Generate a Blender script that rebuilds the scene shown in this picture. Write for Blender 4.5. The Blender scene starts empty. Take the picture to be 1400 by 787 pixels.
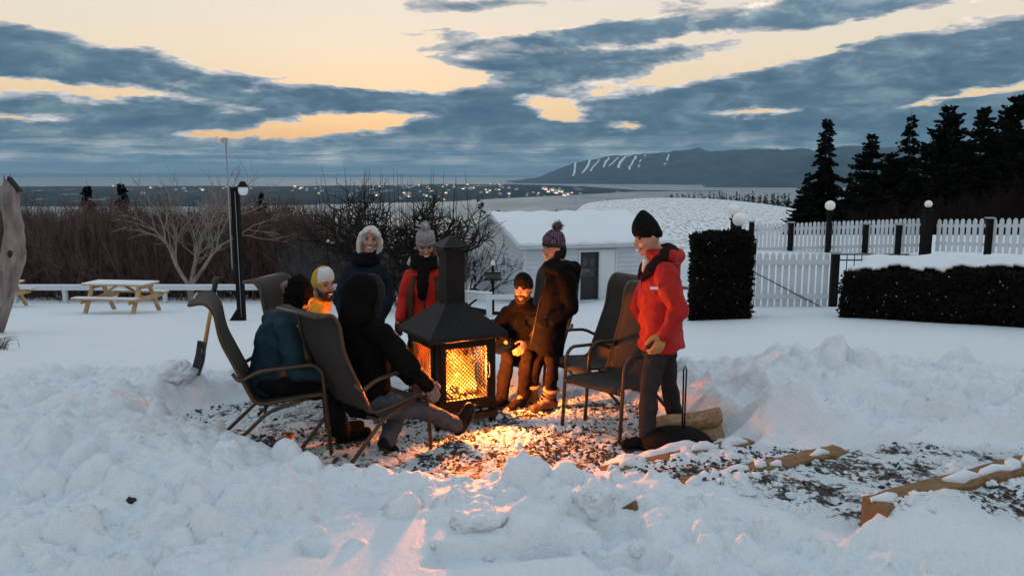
import bpy, math, random
import numpy as np
from mathutils import Vector, Matrix

random.seed(7)
rng = np.random.default_rng(7)
scene = bpy.context.scene
COL = scene.collection

# ------------------------------------------------------------------ camera
CAM_Z = 2.05
PITCH = math.radians(8.2)
FPX = 1080.0
cd = bpy.data.cameras.new('camera')
cd.sensor_width = 36.0
cd.lens = 36.0 * FPX / 1400.0
cd.clip_start = 0.05
cd.clip_end = 200000.0
cam = bpy.data.objects.new('camera', cd)
COL.objects.link(cam)
cam.location = (0, 0, CAM_Z)
cam.rotation_euler = (math.pi / 2 - PITCH, 0, 0)
scene.camera = cam

# ------------------------------------------------------------------ view
vs = scene.view_settings
vs.view_transform = 'Standard'
vs.look = 'None'
vs.exposure = 0.12
vs.gamma = 1.0
vs.use_curve_mapping = False
scene.cycles.use_denoising = True
try:
    scene.cycles.denoiser = 'OPENIMAGEDENOISE'
except Exception:
    pass
scene.cycles.use_adaptive_sampling = True
scene.cycles.adaptive_threshold = 0.02
scene.cycles.max_bounces = 6
scene.cycles.diffuse_bounces = 2
scene.cycles.glossy_bounces = 3
scene.cycles.transmission_bounces = 4
scene.cycles.volume_bounces = 0
scene.cycles.caustics_reflective = False
scene.cycles.caustics_refractive = False
scene.cycles.sample_clamp_indirect = 6.0


FIRE_W = 850.0
HAZE_D = 0.00005
SKY_K = 0.10


def ray(px, py):
    """direction of a photo pixel (1400 x 787) in world space"""
    a = (px - 700.0) / FPX
    b = (py - 393.5) / FPX
    c, s = math.cos(PITCH), math.sin(PITCH)
    return Vector((a, c - b * s, -s - b * c))


def at(px, py, d):
    """point of the pixel's ray at distance d along +Y"""
    r = ray(px, py)
    t = d / r.y
    return Vector((r.x * t, d, CAM_Z + r.z * t))


def onz(px, py, z=0.0):
    r = ray(px, py)
    t = (z - CAM_Z) / r.z
    return Vector((r.x * t, r.y * t, z))


# ------------------------------------------------------------------ node helper
class NB:
    def __init__(self, nt):
        self.nt = nt
        self.nodes = nt.nodes
        self.links = nt.links

    def new(self, t, **kw):
        n = self.nodes.new(t)
        for k, v in kw.items():
            setattr(n, k, v)
        return n

    def set(self, sock, v):
        if isinstance(v, bpy.types.NodeSocket):
            self.links.new(v, sock)
        else:
            if isinstance(v, (tuple, list)) and len(v) == 3 and sock.type == 'RGBA':
                v = (v[0], v[1], v[2], 1.0)
            sock.default_value = v

    def m(self, op, a, b=0.0, c=0.0, clamp=False):
        n = self.new('ShaderNodeMath', operation=op)
        n.use_clamp = clamp
        self.set(n.inputs[0], a)
        self.set(n.inputs[1], b)
        self.set(n.inputs[2], c)
        return n.outputs[0]

    def vm(self, op, a, b=(0, 0, 0)):
        n = self.new('ShaderNodeVectorMath', operation=op)
        self.set(n.inputs[0], a)
        if op == 'SCALE':
            self.set(n.inputs[3], b)
        else:
            self.set(n.inputs[1], b)
        return n.outputs['Value'] if op in ('LENGTH', 'DOT_PRODUCT', 'DISTANCE') else n.outputs[0]

    def ramp(self, fac, stops, interp='LINEAR'):
        n = self.new('ShaderNodeValToRGB')
        cr = n.color_ramp
        cr.interpolation = interp
        while len(cr.elements) < len(stops):
            cr.elements.new(0.5)
        for e, (p, col) in zip(cr.elements, stops):
            e.position = p
            if isinstance(col, (int, float)):
                col = (col, col, col)
            e.color = (col[0], col[1], col[2], 1.0)
        self.set(n.inputs[0], fac)
        return n.outputs[0]

    def maprange(self, v, a, b, c=0.0, d=1.0, smooth=True):
        n = self.new('ShaderNodeMapRange')
        if smooth:
            n.interpolation_type = 'SMOOTHSTEP'
        n.clamp = True
        self.set(n.inputs['Value'], v)
        self.set(n.inputs['From Min'], a)
        self.set(n.inputs['From Max'], b)
        self.set(n.inputs['To Min'], c)
        self.set(n.inputs['To Max'], d)
        return n.outputs['Result']

    def mix(self, f, a, b, blend='MIX'):
        n = self.new('ShaderNodeMix', data_type='RGBA', blend_type=blend)
        n.clamp_factor = True
        self.set(n.inputs[0], f)
        self.set(n.inputs[6], a)
        self.set(n.inputs[7], b)
        return n.outputs[2]

    def noise(self, vec, scale, detail=4.0, rough=0.55, dist=0.0, out='Fac', lac=2.0):
        n = self.new('ShaderNodeTexNoise')
        self.set(n.inputs['Vector'], vec)
        n.inputs['Scale'].default_value = scale
        n.inputs['Detail'].default_value = detail
        n.inputs['Roughness'].default_value = rough
        n.inputs['Distortion'].default_value = dist
        n.inputs['Lacunarity'].default_value = lac
        return n.outputs[out]

    def comb(self, x, y, z=0.0):
        n = self.new('ShaderNodeCombineXYZ')
        self.set(n.inputs[0], x)
        self.set(n.inputs[1], y)
        self.set(n.inputs[2], z)
        return n.outputs[0]

    def sep(self, v):
        n = self.new('ShaderNodeSeparateXYZ')
        self.set(n.inputs[0], v)
        return n.outputs[0], n.outputs[1], n.outputs[2]


# ------------------------------------------------------------------ sky
SUN_AZ = math.radians(-9.0)      # left of the view axis, low behind the clouds
SUN_EL = math.radians(1.2)
world = bpy.data.worlds.new('World')
scene.world = world
world.use_nodes = True
wnt = world.node_tree
for n in list(wnt.nodes):
    wnt.nodes.remove(n)
W = NB(wnt)
sky = W.new('ShaderNodeTexSky')
sky.sky_type = 'NISHITA'
sky.sun_disc = False
sky.sun_elevation = SUN_EL
sky.sun_rotation = SUN_AZ
sky.altitude = 100
sky.air_density = 1.0
sky.dust_density = 2.0
sky.ozone_density = 1.5
gen = W.new('ShaderNodeTexCoord').outputs['Generated']
dx, dy, dz = W.sep(gen)
DEG = 180 / math.pi
az = W.m('MULTIPLY', W.m('ARCTAN2', dx, dy), DEG)
el = W.m('MULTIPLY', W.m('ARCSINE', dz), DEG)
elp = W.m('MAXIMUM', el, 0.0)
# cloud layer coordinates: a plane overhead, so that clouds flatten towards the horizon
den = W.m('ADD', W.m('MAXIMUM', dz, 0.0), 0.10)
pu = W.m('DIVIDE', dx, den)
pv = W.m('DIVIDE', dy, den)
plane = W.comb(pu, W.m('MULTIPLY', pv, 1.25), 0.0)
shape = W.comb(W.m('MULTIPLY', az, 0.065), W.m('MULTIPLY', el, 0.25), 3.0)
wn = W.noise(shape, 2.6, 8.0, 0.62, out='Color')
wx, wy, wz = W.sep(wn)
azw = W.m('ADD', az, W.m('MULTIPLY', W.m('SUBTRACT', wx, 0.5), 6.0))
elw = W.m('ADD', el, W.m('MULTIPLY', W.m('SUBTRACT', wy, 0.5), 2.0))

skyvec = W.comb(azw, elw, 0.0)


def blob(px, py, rx, ry, tilt=0.0):
    """soft ellipse of sky given by its place in the photograph (pixels), tilt in degrees, + = right end up"""
    r = ray(px, py)
    a0 = math.degrees(math.atan2(r.x, r.y))
    e0 = math.degrees(math.atan2(r.z, math.hypot(r.x, r.y)))
    ra, re = rx / FPX * DEG, ry / FPX * DEG
    mp = W.new('ShaderNodeMapping', vector_type='TEXTURE')
    W.set(mp.inputs[0], skyvec)
    mp.inputs[1].default_value = (a0, e0, 0)
    mp.inputs[2].default_value = (0, 0, math.radians(tilt))
    mp.inputs[3].default_value = (ra * 1.75, re * 1.75, 1)
    g = W.new('ShaderNodeTexGradient', gradient_type='SPHERICAL')
    W.links.new(mp.outputs[0], g.inputs[0])
    return g.outputs['Fac']


CLOUDS = [  # px, py, half width, half height, tilt, weight
    (180, 92, 175, 27, -9, 1.0), (30, 92, 80, 20, -4, .8), (50, 42, 95, 18, 0, .55),
    (190, 155, 190, 20, -2, 1.0), (470, 134, 85, 15, -4, .9), (330, 172, 90, 9, 0, .6),
    (710, 86, 190, 34, 2, 1.15), (560, 43, 75, 8, 2, .55), (840, 44, 80, 11, 4, .65), (655, 9, 60, 8, 3, .5),
    (650, 150, 180, 30, 0, 1.0), (1160, 112, 330, 32, 11, 1.15), (1000, 22, 170, 13, 4, .6), (1240, 4, 190, 15, 5, .8),
    (1330, 80, 160, 32, 8, .8), (930, 170, 260, 24, 3, .9), (1250, 168, 260, 28, 6, .9), (930, 108, 110, 10, 8, .3), (1050, 62, 100, 9, 5, .4), (760, 215, 500, 24, 0, .5), (140, 205, 300, 26, 0, .6),
]
GAPS = [
    (380, 66, 260, 34, -6, 1.0), (200, 20, 330, 26, 0, .8), (150, 125, 160, 7, -6, .8), (30, 125, 90, 9, 0, .7), (520, 112, 110, 13, 5, 1.0),
    (385, 181, 100, 12, 3, 1.5), (500, 158, 80, 9, 3, 1.2), (440, 90, 120, 16, -8, .9), (1000, 90, 200, 12, 14, .7), (850, 66, 200, 9, 3, .5), (1080, 62, 220, 12, 10, .8),
    (770, 156, 46, 13, -12, 1.6), (862, 174, 32, 7, 0, 1.9), (1032, 152, 70, 9, 2, 2.0), (1320, 130, 110, 5, 10, 1.3), (1360, 30, 120, 14, 8, .6), (740, 30, 130, 14, 0, .7), (1240, 74, 60, 6, 5, .5), (30, 158, 40, 5, 0, .8),
    (700, 197, 60, 4, 0, .55), (570, 232, 40, 3, 0, .5), (980, 185, 120, 4, 0, .6),
]
acc = 0.0
for (px, py, rx, ry, t, w) in CLOUDS:
    acc = W.m('MULTIPLY_ADD', blob(px, py, rx, ry, t), w, acc)
gac = 0.0
for (px, py, rx, ry, t, w) in GAPS:
    gac = W.m('MULTIPLY_ADD', blob(px, py, rx, ry, t), w, gac)
n1 = W.noise(plane, 0.9, 7.0, 0.58, 0.3)
n2 = W.noise(shape, 3.0, 8.0, 0.66, 0.4)
streak = W.noise(W.comb(W.m('MULTIPLY', az, 0.05), W.m('MULTIPLY', el, 0.9), 9.0), 2.6, 6.0, 0.62, 0.3)
nz = W.m('ADD', W.m('MULTIPLY', W.m('SUBTRACT', n1, 0.5), 1.1), W.m('MULTIPLY', W.m('SUBTRACT', n2, 0.5), 2.3))
deck = W.maprange(el, 3.6, 0.6, 0.0, 0.62)          # the cloud bank along the horizon
low = W.maprange(el, 4.2, 1.2)
nz = W.m('ADD', nz, W.m('MULTIPLY', W.m('MULTIPLY', W.m('SUBTRACT', streak, 0.5), 2.6), low))
dens = W.m('ADD', W.m('ADD', nz, W.m('MULTIPLY', W.m('SUBTRACT', acc, gac), 1.3)), W.m('ADD', deck, 0.10))
cover = W.maprange(dens, 0.14, 0.30)
thick = W.maprange(dens, 0.16, 0.85)
# colour of the clear air between the clouds: the Nishita sky, warmer around the low sun
nish = W.vm('SCALE', sky.outputs[0], SKY_K)
clear = W.mix(0.82, nish, W.ramp(W.m('DIVIDE', elp, 90.0), [
    (0.0, (.62, .58, .56)), (0.016, (.80, .66, .54)), (0.026, (1.0, .62, .26)), (0.045, (1.0, .72, .40)), (0.09, (.95, .81, .61)), (0.14, (.86, .82, .74)),
    (0.30, (.58, .71, .81)), (1.0, (.47, .63, .79))]))
lit = W.noise(W.vm('MULTIPLY', shape, (1.0, .75, 1.0)), 4.5, 8.0, 0.66, 0.3)
ccol = W.mix(thick, W.mix(W.maprange(el, 5.0, 12.0), (.50, .53, .57), (.66, .60, .55)), W.mix(W.maprange(el, 3.0, 20.0), (.080, .150, .212), (.26, .36, .45)))
ccol = W.mix(W.maprange(el, 3.2, 0.8), ccol, W.mix(W.maprange(streak, .40, .64), (.100, .195, .265), (.40, .46, .50)))
ccol = W.vm('MULTIPLY', ccol, W.ramp(W.m('MULTIPLY', lit, 1.0), [(.34, (.62, .72, .80)), (.50, (1.0, 1.0, 1.0)), (.66, (2.1, 1.75, 1.5))]))
skyc = W.mix(cover, W.vm('SCALE', clear, 1.05), ccol)
below = W.maprange(el, 0.0, -0.6)
skyc = W.mix(below, skyc, (.16, .25, .32))
bg = W.new('ShaderNodeBackground')
W.set(bg.inputs['Color'], skyc)
bg.inputs['Strength'].default_value = 1.0
wo = W.new('ShaderNodeOutputWorld')
W.links.new(bg.outputs[0], wo.inputs[0])
world.cycles.sampling_method = 'MANUAL'
world.cycles.sample_map_resolution = 1024

sd = bpy.data.lights.new('sun', 'SUN')
sd.energy = 0.12
sd.angle = math.radians(25)
sd.color = (1.0, 0.80, 0.62)
sun = bpy.data.objects.new('sun', sd)
COL.objects.link(sun)
sdir = Vector((math.sin(SUN_AZ) * math.cos(math.radians(6)), math.cos(SUN_AZ) * math.cos(math.radians(6)), math.sin(math.radians(6))))
sun.rotation_euler = sdir.to_track_quat('Z', 'Y').to_euler()
# ================================================================== helpers
def thing(name, label, cat, loc=(0, 0, 0), rotz=0.0, group=None):
    o = bpy.data.objects.new(name, None)
    o.empty_display_size = 0.1
    COL.objects.link(o)
    o.location = loc
    o.rotation_euler = (0, 0, rotz)
    o['label'] = label
    o['category'] = cat
    if group:
        o['group'] = group
    return o


def tag(o, label, cat, group=None, kind=None):
    if label:
        o['label'] = label
    if cat:
        o['category'] = cat
    if group:
        o['group'] = group
    if kind:
        o['kind'] = kind
    return o


def mesh_np(name, V, F):
    """fast mesh from an (n,3) array and an (m,k) face array"""
    V = np.asarray(V, dtype=np.float32)
    F = np.asarray(F, dtype=np.int32)
    me = bpy.data.meshes.new(name)
    k = F.shape[1]
    me.vertices.add(len(V))
    me.vertices.foreach_set('co', V.ravel())
    me.loops.add(F.size)
    me.loops.foreach_set('vertex_index', F.ravel())
    me.polygons.add(len(F))
    me.polygons.foreach_set('loop_start', np.arange(0, F.size, k, dtype=np.int32))
    me.polygons.foreach_set('loop_total', np.full(len(F), k, dtype=np.int32))
    me.update(calc_edges=True)
    return me


def smooth(me):
    me.polygons.foreach_set('use_smooth', np.ones(len(me.polygons), dtype=bool))


def link(name, me, mat=None, parent=None):
    o = bpy.data.objects.new(name, me)
    COL.objects.link(o)
    if mat is not None:
        me.materials.append(mat)
    if parent is not None:
        o.parent = parent
    return o


def frame(d):
    d = Vector(d).normalized()
    a = Vector((0, 0, 1)) if abs(d.z) < 0.95 else Vector((1, 0, 0))
    x = d.cross(a).normalized()
    y = x.cross(d).normalized()
    return x, y


class MB:
    def __init__(self):
        self.v = []
        self.f = []
        self.sm = []

    def box(self, c, s, R=None, sm=False):
        c = Vector(c)
        b = len(self.v)
        for sx, sy, sz in ((-1, -1, -1), (1, -1, -1), (1, 1, -1), (-1, 1, -1), (-1, -1, 1), (1, -1, 1), (1, 1, 1), (-1, 1, 1)):
            p = Vector((sx * s[0] / 2, sy * s[1] / 2, sz * s[2] / 2))
            if R is not None:
                p = R @ p
            self.v.append(tuple(c + p))
        for q in ((0, 3, 2, 1), (4, 5, 6, 7), (0, 1, 5, 4), (1, 2, 6, 5), (2, 3, 7, 6), (3, 0, 4, 7)):
            self.f.append(tuple(b + i for i in q))
            self.sm.append(sm)
        return self

    def beam(self, a, b, w, h, up=(0, 0, 1)):
        """rectangular bar from a to b, w sideways, h along up"""
        a, b = Vector(a), Vector(b)
        d = (b - a)
        L = d.length
        d.normalize()
        up = Vector(up)
        x = d.cross(up)
        if x.length < 1e-4:
            x = d.cross(Vector((1, 0, 0)))
        x.normalize()
        z = x.cross(d)
        R = Matrix((x, d, z)).transposed()
        return self.box((a + b) / 2, (w, L, h), R)

    def rings(self, rings, close_ends=True, sm=True):
        """list of rings (equal counts) of points"""
        b = len(self.v)
        n = len(rings[0])
        for r in rings:
            self.v.extend(tuple(p) for p in r)
        for i in range(len(rings) - 1):
            for j in range(n):
                a0 = b + i * n + j
                a1 = b + i * n + (j + 1) % n
                self.f.append((a0, a1, a1 + n, a0 + n))
                self.sm.append(sm)
        if close_ends:
            self.f.append(tuple(b + j for j in reversed(range(n))))
            self.sm.append(False)
            e = b + (len(rings) - 1) * n
            self.f.append(tuple(e + j for j in range(n)))
            self.sm.append(False)
        return self

    def tube(self, pts, rad, n=8, caps=True):
        pts = [Vector(p) for p in pts]
        if isinstance(rad, (int, float)):
            rad = [rad] * len(pts)
        x = None
        rs = []
        for i, p in enumerate(pts):
            if i == 0:
                d = pts[1] - p
            elif i == len(pts) - 1:
                d = p - pts[i - 1]
            else:
                d = (pts[i + 1] - p).normalized() + (p - pts[i - 1]).normalized()
            if d.length < 1e-9:
                d = Vector((0, 0, 1))
            d.normalize()
            if x is None:
                x, _ = frame(d)
            else:
                x = (x - d * x.dot(d))
                if x.length < 1e-5:
                    x, _ = frame(d)
                x.normalize()
            y = d.cross(x)
            rs.append([p + (x * math.cos(2 * math.pi * k / n) + y * math.sin(2 * math.pi * k / n)) * rad[i] for k in range(n)])
        return self.rings(rs, caps)

    def ell(self, secs, n=16):
        """loft of ellipses: (centre, X axis vector * rx, Y axis vector * ry)"""
        rs = []
        for c, X, Y in secs:
            c, X, Y = Vector(c), Vector(X), Vector(Y)
            rs.append([c + X * math.cos(2 * math.pi * k / n) + Y * math.sin(2 * math.pi * k / n) for k in range(n)])
        return self.rings(rs)

    def sphere(self, c, r, n=12, m=8, R=None):
        c = Vector(c)
        if isinstance(r, (int, float)):
            r = (r, r, r)
        rs = []
        for i in range(m + 1):
            t = math.pi * (0.02 + 0.96 * i / m)
            ring = []
            for k in range(n):
                p = Vector((r[0] * math.sin(t) * math.cos(2 * math.pi * k / n), r[1] * math.sin(t) * math.sin(2 * math.pi * k / n), -r[2] * math.cos(t)))
                if R is not None:
                    p = R @ p
                ring.append(c + p)
            rs.append(ring)
        return self.rings(rs)

    def capsule(self, pts, rad, n=12):
        self.tube(pts, rad, n)
        for p, r in zip(pts, rad):
            self.sphere(p, r, n, 8)
        return self

    def poly(self, pts):
        b = len(self.v)
        self.v.extend(tuple(p) for p in pts)
        self.f.append(tuple(range(b, b + len(pts))))
        self.sm.append(False)
        return self

    def prism(self, pts, off):
        """closed prism: polygon pts swept by vector off"""
        off = Vector(off)
        b = len(self.v)
        n = len(pts)
        pts = [Vector(p) for p in pts]
        self.v.extend(tuple(p) for p in pts)
        self.v.extend(tuple(p + off) for p in pts)
        self.f.append(tuple(range(b, b + n)))
        self.f.append(tuple(b + n + i for i in reversed(range(n))))
        self.sm += [False, False]
        for i in range(n):
            j = (i + 1) % n
            self.f.append((b + i, b + n + i, b + n + j, b + j))
            self.sm.append(False)
        return self

    def mesh(self, name, shift=None):
        me = bpy.data.meshes.new(name)
        v = self.v
        if shift is not None:
            v = [(p[0] - shift[0], p[1] - shift[1], p[2] - shift[2]) for p in v]
        me.from_pydata(v, [], self.f)
        me.polygons.foreach_set('use_smooth', self.sm)
        me.update()
        return me

    def build(self, name, mat, parent=None, world=False):
        """world=True: vertices are world coordinates, parent is an unrotated root"""
        sh = None
        if world and parent is not None:
            sh = parent.location.copy()
            if parent.parent is not None:
                sh = sh + parent.parent.location
        me = self.mesh(name, sh)
        return link(name, me, mat, parent)


def bevel(o, w, seg=2):
    m = o.modifiers.new('bevel', 'BEVEL')
    m.width = w
    m.segments = seg
    m.limit_method = 'ANGLE'
    return o


def arc_path(pts, r, k=5):
    """polyline with rounded corners"""
    pts = [Vector(p) for p in pts]
    out = [pts[0]]
    for i in range(1, len(pts) - 1):
        a, b, c = pts[i - 1], pts[i], pts[i + 1]
        da, dc = (a - b), (c - b)
        rr = min(r, da.length * .49, dc.length * .49)
        p0 = b + da.normalized() * rr
        p2 = b + dc.normalized() * rr
        for j in range(k + 1):
            t = j / k
            out.append(p0 * (1 - t) ** 2 + b * 2 * t * (1 - t) + p2 * t * t)
    out.append(pts[-1])
    return out


# ---- noise on arrays
def _hash(ix, iy, iz):
    h = (ix * 374761393 + iy * 668265263 + iz * 2147483647 // 3) & 0xFFFFFFFF
    h = (h ^ (h >> 13)) * 1274126177 & 0xFFFFFFFF
    h = (h ^ (h >> 16)) & 0xFFFFFFFF
    return h / 4294967295.0


def vnoise(x, y, z=None, seed=0):
    x = np.asarray(x, dtype=np.float64)
    y = np.asarray(y, dtype=np.float64)
    z = np.zeros_like(x) if z is None else np.asarray(z, dtype=np.float64)
    ix, iy, iz = np.floor(x).astype(np.int64), np.floor(y).astype(np.int64), np.floor(z).astype(np.int64)
    fx, fy, fz = x - ix, y - iy, z - iz
    ux, uy, uz = (t * t * t * (t * (t * 6 - 15) + 10) for t in (fx, fy, fz))
    r = 0
    for a in (0, 1):
        for b in (0, 1):
            for c in (0, 1):
                w = (ux if a else 1 - ux) * (uy if b else 1 - uy) * (uz if c else 1 - uz)
                r = r + w * _hash(ix + a + seed * 131, iy + b, iz + c)
    return r


def fbm(x, y, z=None, oct=4, gain=.5, seed=0):
    s, a, t = 0, 1.0, 0
    for o in range(oct):
        f = 2.0 ** o
        s = s + a * (vnoise(x * f, y * f, None if z is None else z * f, seed + o) - .5)
        t += a
        a *= gain
    return s / t


def sstep(a, b, x):
    t = np.clip((np.asarray(x, dtype=np.float64) - a) / (b - a), 0, 1)
    return t * t * (3 - 2 * t)


def poly_sd(x, y, P):
    """signed distance (positive inside) to polygon P"""
    P = np.asarray(P, dtype=np.float64)
    d = np.full(x.shape, 1e9)
    ins = np.zeros(x.shape, dtype=bool)
    n = len(P)
    for i in range(n):
        ax, ay = P[i]
        bx, by = P[(i + 1) % n]
        ex, ey = bx - ax, by - ay
        wx, wy = x - ax, y - ay
        t = np.clip((wx * ex + wy * ey) / (ex * ex + ey * ey + 1e-12), 0, 1)
        d = np.minimum(d, np.hypot(wx - t * ex, wy - t * ey))
        c = ((ay > y) != (by > y)) & (x < (bx - ax) * (y - ay) / (by - ay + 1e-12) + ax)
        ins ^= c
    return np.where(ins, d, -d)


# ================================================================== materials
MAT = {}


def mat(name, col, rough=.6, metal=0.0, spec=.5, bump=0.0, bscale=40.0, var=0.0, vscale=8.0, emit=None, estr=0.0, stretch=None, sheen=0.0, coord='Object', detail=4.0):
    if name in MAT:
        return MAT[name]
    m = bpy.data.materials.new(name)
    m.use_nodes = True
    N = NB(m.node_tree)
    b = m.node_tree.nodes['Principled BSDF']
    b.inputs['Roughness'].default_value = rough
    b.inputs['Metallic'].default_value = metal
    b.inputs['Specular IOR Level'].default_value = spec
    if sheen:
        b.inputs['Sheen Weight'].default_value = sheen
    v = N.new('ShaderNodeTexCoord').outputs[coord]
    if stretch:
        v = N.vm('MULTIPLY', v, stretch)
    c = (col[0], col[1], col[2], 1)
    if var > 0:
        n = N.noise(v, vscale, detail, .6)
        lo = tuple(x * (1 - var) for x in col)
        hi = tuple(min(1, x * (1 + var)) for x in col)
        N.set(b.inputs['Base Color'], N.ramp(n, [(.3, lo), (.7, hi)]))
    else:
        b.inputs['Base Color'].default_value = c
    if bump > 0:
        bn = N.new('ShaderNodeBump')
        bn.inputs['Strength'].default_value = bump
        bn.inputs['Distance'].default_value = 0.02
        N.set(bn.inputs['Height'], N.noise(v, bscale, 5, .6))
        N.links.new(bn.outputs[0], b.inputs['Normal'])
    if emit:
        b.inputs['Emission Color'].default_value = (*emit, 1)
        b.inputs['Emission Strength'].default_value = estr
    MAT[name] = m
    return m


def snow_shader(N, b, pos, base):
    """shared snow look: tint drift + two scales of relief"""
    n = N.noise(pos, 1.3, 4, .6)
    col = N.mix(n, tuple(x * .96 for x in base), tuple(min(.95, x * 1.03) for x in base))
    return col


def make_snow(name='snow', base=(.77, .825, .875), ground=False):
    m = bpy.data.materials.new(name)
    m.use_nodes = True
    N = NB(m.node_tree)
    b = m.node_tree.nodes['Principled BSDF']
    b.inputs['Roughness'].default_value = .55
    b.inputs['Specular IOR Level'].default_value = .25
    pos = N.new('ShaderNodeNewGeometry').outputs['Position']
    col = snow_shader(N, b, pos, base)
    h = N.m('ADD', N.m('MULTIPLY', N.noise(pos, 9.0, 6, .65), .6), N.m('MULTIPLY', N.noise(pos, 55.0, 4, .7), .22))
    if ground:
        at_ = N.new('ShaderNodeAttribute', attribute_name='pad')
        pad = at_.outputs['Fac']
        fa = N.new('ShaderNodeAttribute', attribute_name='field')
        # gravel that shows where the snow was cleared and trodden
        g = N.noise(pos, 5.0, 6, .7, .4)
        g2 = N.noise(pos, 24.0, 5, .7)
        gg = N.m('ADD', N.m('MULTIPLY', g, .6), N.m('MULTIPLY', g2, .4))
        thr = N.m('SUBTRACT', .80, N.m('MULTIPLY', pad, .275))
        gm = N.maprange(N.m('SUBTRACT', gg, thr), -.02, .035)
        gm = N.m('MULTIPLY', gm, N.maprange(pad, .05, .3))
        stones = N.new('ShaderNodeTexVoronoi')
        N.set(stones.inputs['Vector'], pos)
        stones.inputs['Scale'].default_value = 30
        sc = N.ramp(stones.outputs['Color'], [(0, (.016, .012, .009)), (.6, (.050, .038, .028)), (1, (.11, .09, .072))])
        ice = N.mix(N.noise(pos, 3.3, 5, .6), (.42, .52, .55), (.72, .77, .80))
        col = N.mix(N.m('MULTIPLY', pad, .75), col, ice)
        col = N.mix(gm, col, sc)
        # stubble of the far field
        fs = N.vm('MULTIPLY', pos, (1.0, .45, 1.0))
        st = N.noise(fs, 2.6, 6, .8)
        fm = N.m('MULTIPLY', N.maprange(st, .49, .60), fa.outputs['Fac'])
        col = N.mix(fm, col, (.16, .12, .085))
        h = N.m('ADD', h, N.m('MULTIPLY', gm, N.m('MULTIPLY', stones.outputs['Distance'], 1.2)))
    N.set(b.inputs['Base Color'], col)
    bn = N.new('ShaderNodeBump')
    bn.inputs['Strength'].default_value = .9
    bn.inputs['Distance'].default_value = .06
    N.set(bn.inputs['Height'], h)
    N.links.new(bn.outputs[0], b.inputs['Normal'])
    MAT[name] = m
    return m


SNOWG = make_snow('snow_ground', ground=True)
SNOW = make_snow('snow')


def make_bark(name, c1, c2, scale=6.0, rough=.9, stretch=(1, 1, .25)):
    m = bpy.data.materials.new(name)
    m.use_nodes = True
    N = NB(m.node_tree)
    b = m.node_tree.nodes['Principled BSDF']
    b.inputs['Roughness'].default_value = rough
    b.inputs['Specular IOR Level'].default_value = .15
    v = N.vm('MULTIPLY', N.new('ShaderNodeTexCoord').outputs['Object'], stretch)
    n = N.noise(v, scale, 6, .65, .3)
    N.set(b.inputs['Base Color'], N.ramp(n, [(.3, c1), (.7, c2)]))
    bn = N.new('ShaderNodeBump')
    bn.inputs['Strength'].default_value = .7
    bn.inputs['Distance'].default_value = .03
    N.set(bn.inputs['Height'], N.noise(v, scale * 3, 5, .65))
    N.links.new(bn.outputs[0], b.inputs['Normal'])
    MAT[name] = m
    return m


def make_wood(name, c1, c2, axis=(1, 1, 1), scale=7.0):
    m = bpy.data.materials.new(name)
    m.use_nodes = True
    N = NB(m.node_tree)
    b = m.node_tree.nodes['Principled BSDF']
    b.inputs['Roughness'].default_value = .75
    b.inputs['Specular IOR Level'].default_value = .25
    v = N.vm('MULTIPLY', N.new('ShaderNodeTexCoord').outputs['Object'], axis)
    n = N.noise(v, scale, 6, .6, .6)
    col = N.ramp(n, [(.28, c1), (.5, tuple((a + b_) / 2 for a, b_ in zip(c1, c2))), (.72, c2)])
    N.set(b.inputs['Base Color'], col)
    bn = N.new('ShaderNodeBump')
    bn.inputs['Strength'].default_value = .3
    bn.inputs['Distance'].default_value = .01
    N.set(bn.inputs['Height'], N.noise(v, scale * 4, 4, .6))
    N.links.new(bn.outputs[0], b.inputs['Normal'])
    MAT[name] = m
    return m


M_WHITE = mat('white_paint', (.56, .61, .65), .55, var=.08, vscale=3, bump=.1, bscale=20)
M_DARKPOST = mat('dark_stained_wood', (.009, .008, .0075), .8, spec=.1, bump=.3, bscale=25)
M_GLOBE = mat('opal_globe', (.82, .82, .80), .25)
M_IRON = mat('black_steel', (.006, .0058, .0056), .6, metal=0.0, spec=.15, bump=.12, bscale=160, var=.3, vscale=40)
M_CHAIRM = mat('bronze_tube', (.075, .048, .030), .38, metal=.35, spec=.3)
M_PINE = make_wood('pine_wood', (.36, .22, .11), (.58, .40, .22), (1, 1, 1), 5)
M_SLEEPER = make_wood('weathered_timber', (.12, .065, .03), (.27, .155, .07), (3, 3, 9), 6)
M_ASHWOOD = make_wood('tool_handle_wood', (.40, .20, .07), (.58, .33, .14), (6, 6, 1), 5)
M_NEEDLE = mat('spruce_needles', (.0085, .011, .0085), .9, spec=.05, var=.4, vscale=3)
M_HEDGE = mat('cedar_leaves', (.012, .012, .009), .9, spec=.06, var=.5, vscale=14)
M_DKBARK = make_bark('dark_bark', (.012, .009, .008), (.045, .036, .032))
M_TWIG = make_bark('brown_twig', (.070, .042, .034), (.17, .112, .094))
M_PALE = make_bark('pale_bark', (.16, .13, .115), (.34, .28, .25))
M_DEAD = make_bark('grey_driftwood', (.10, .075, .07), (.34, .27, .25), 5.0)
# ================================================================== terrain
SL0 = 7.9


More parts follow.
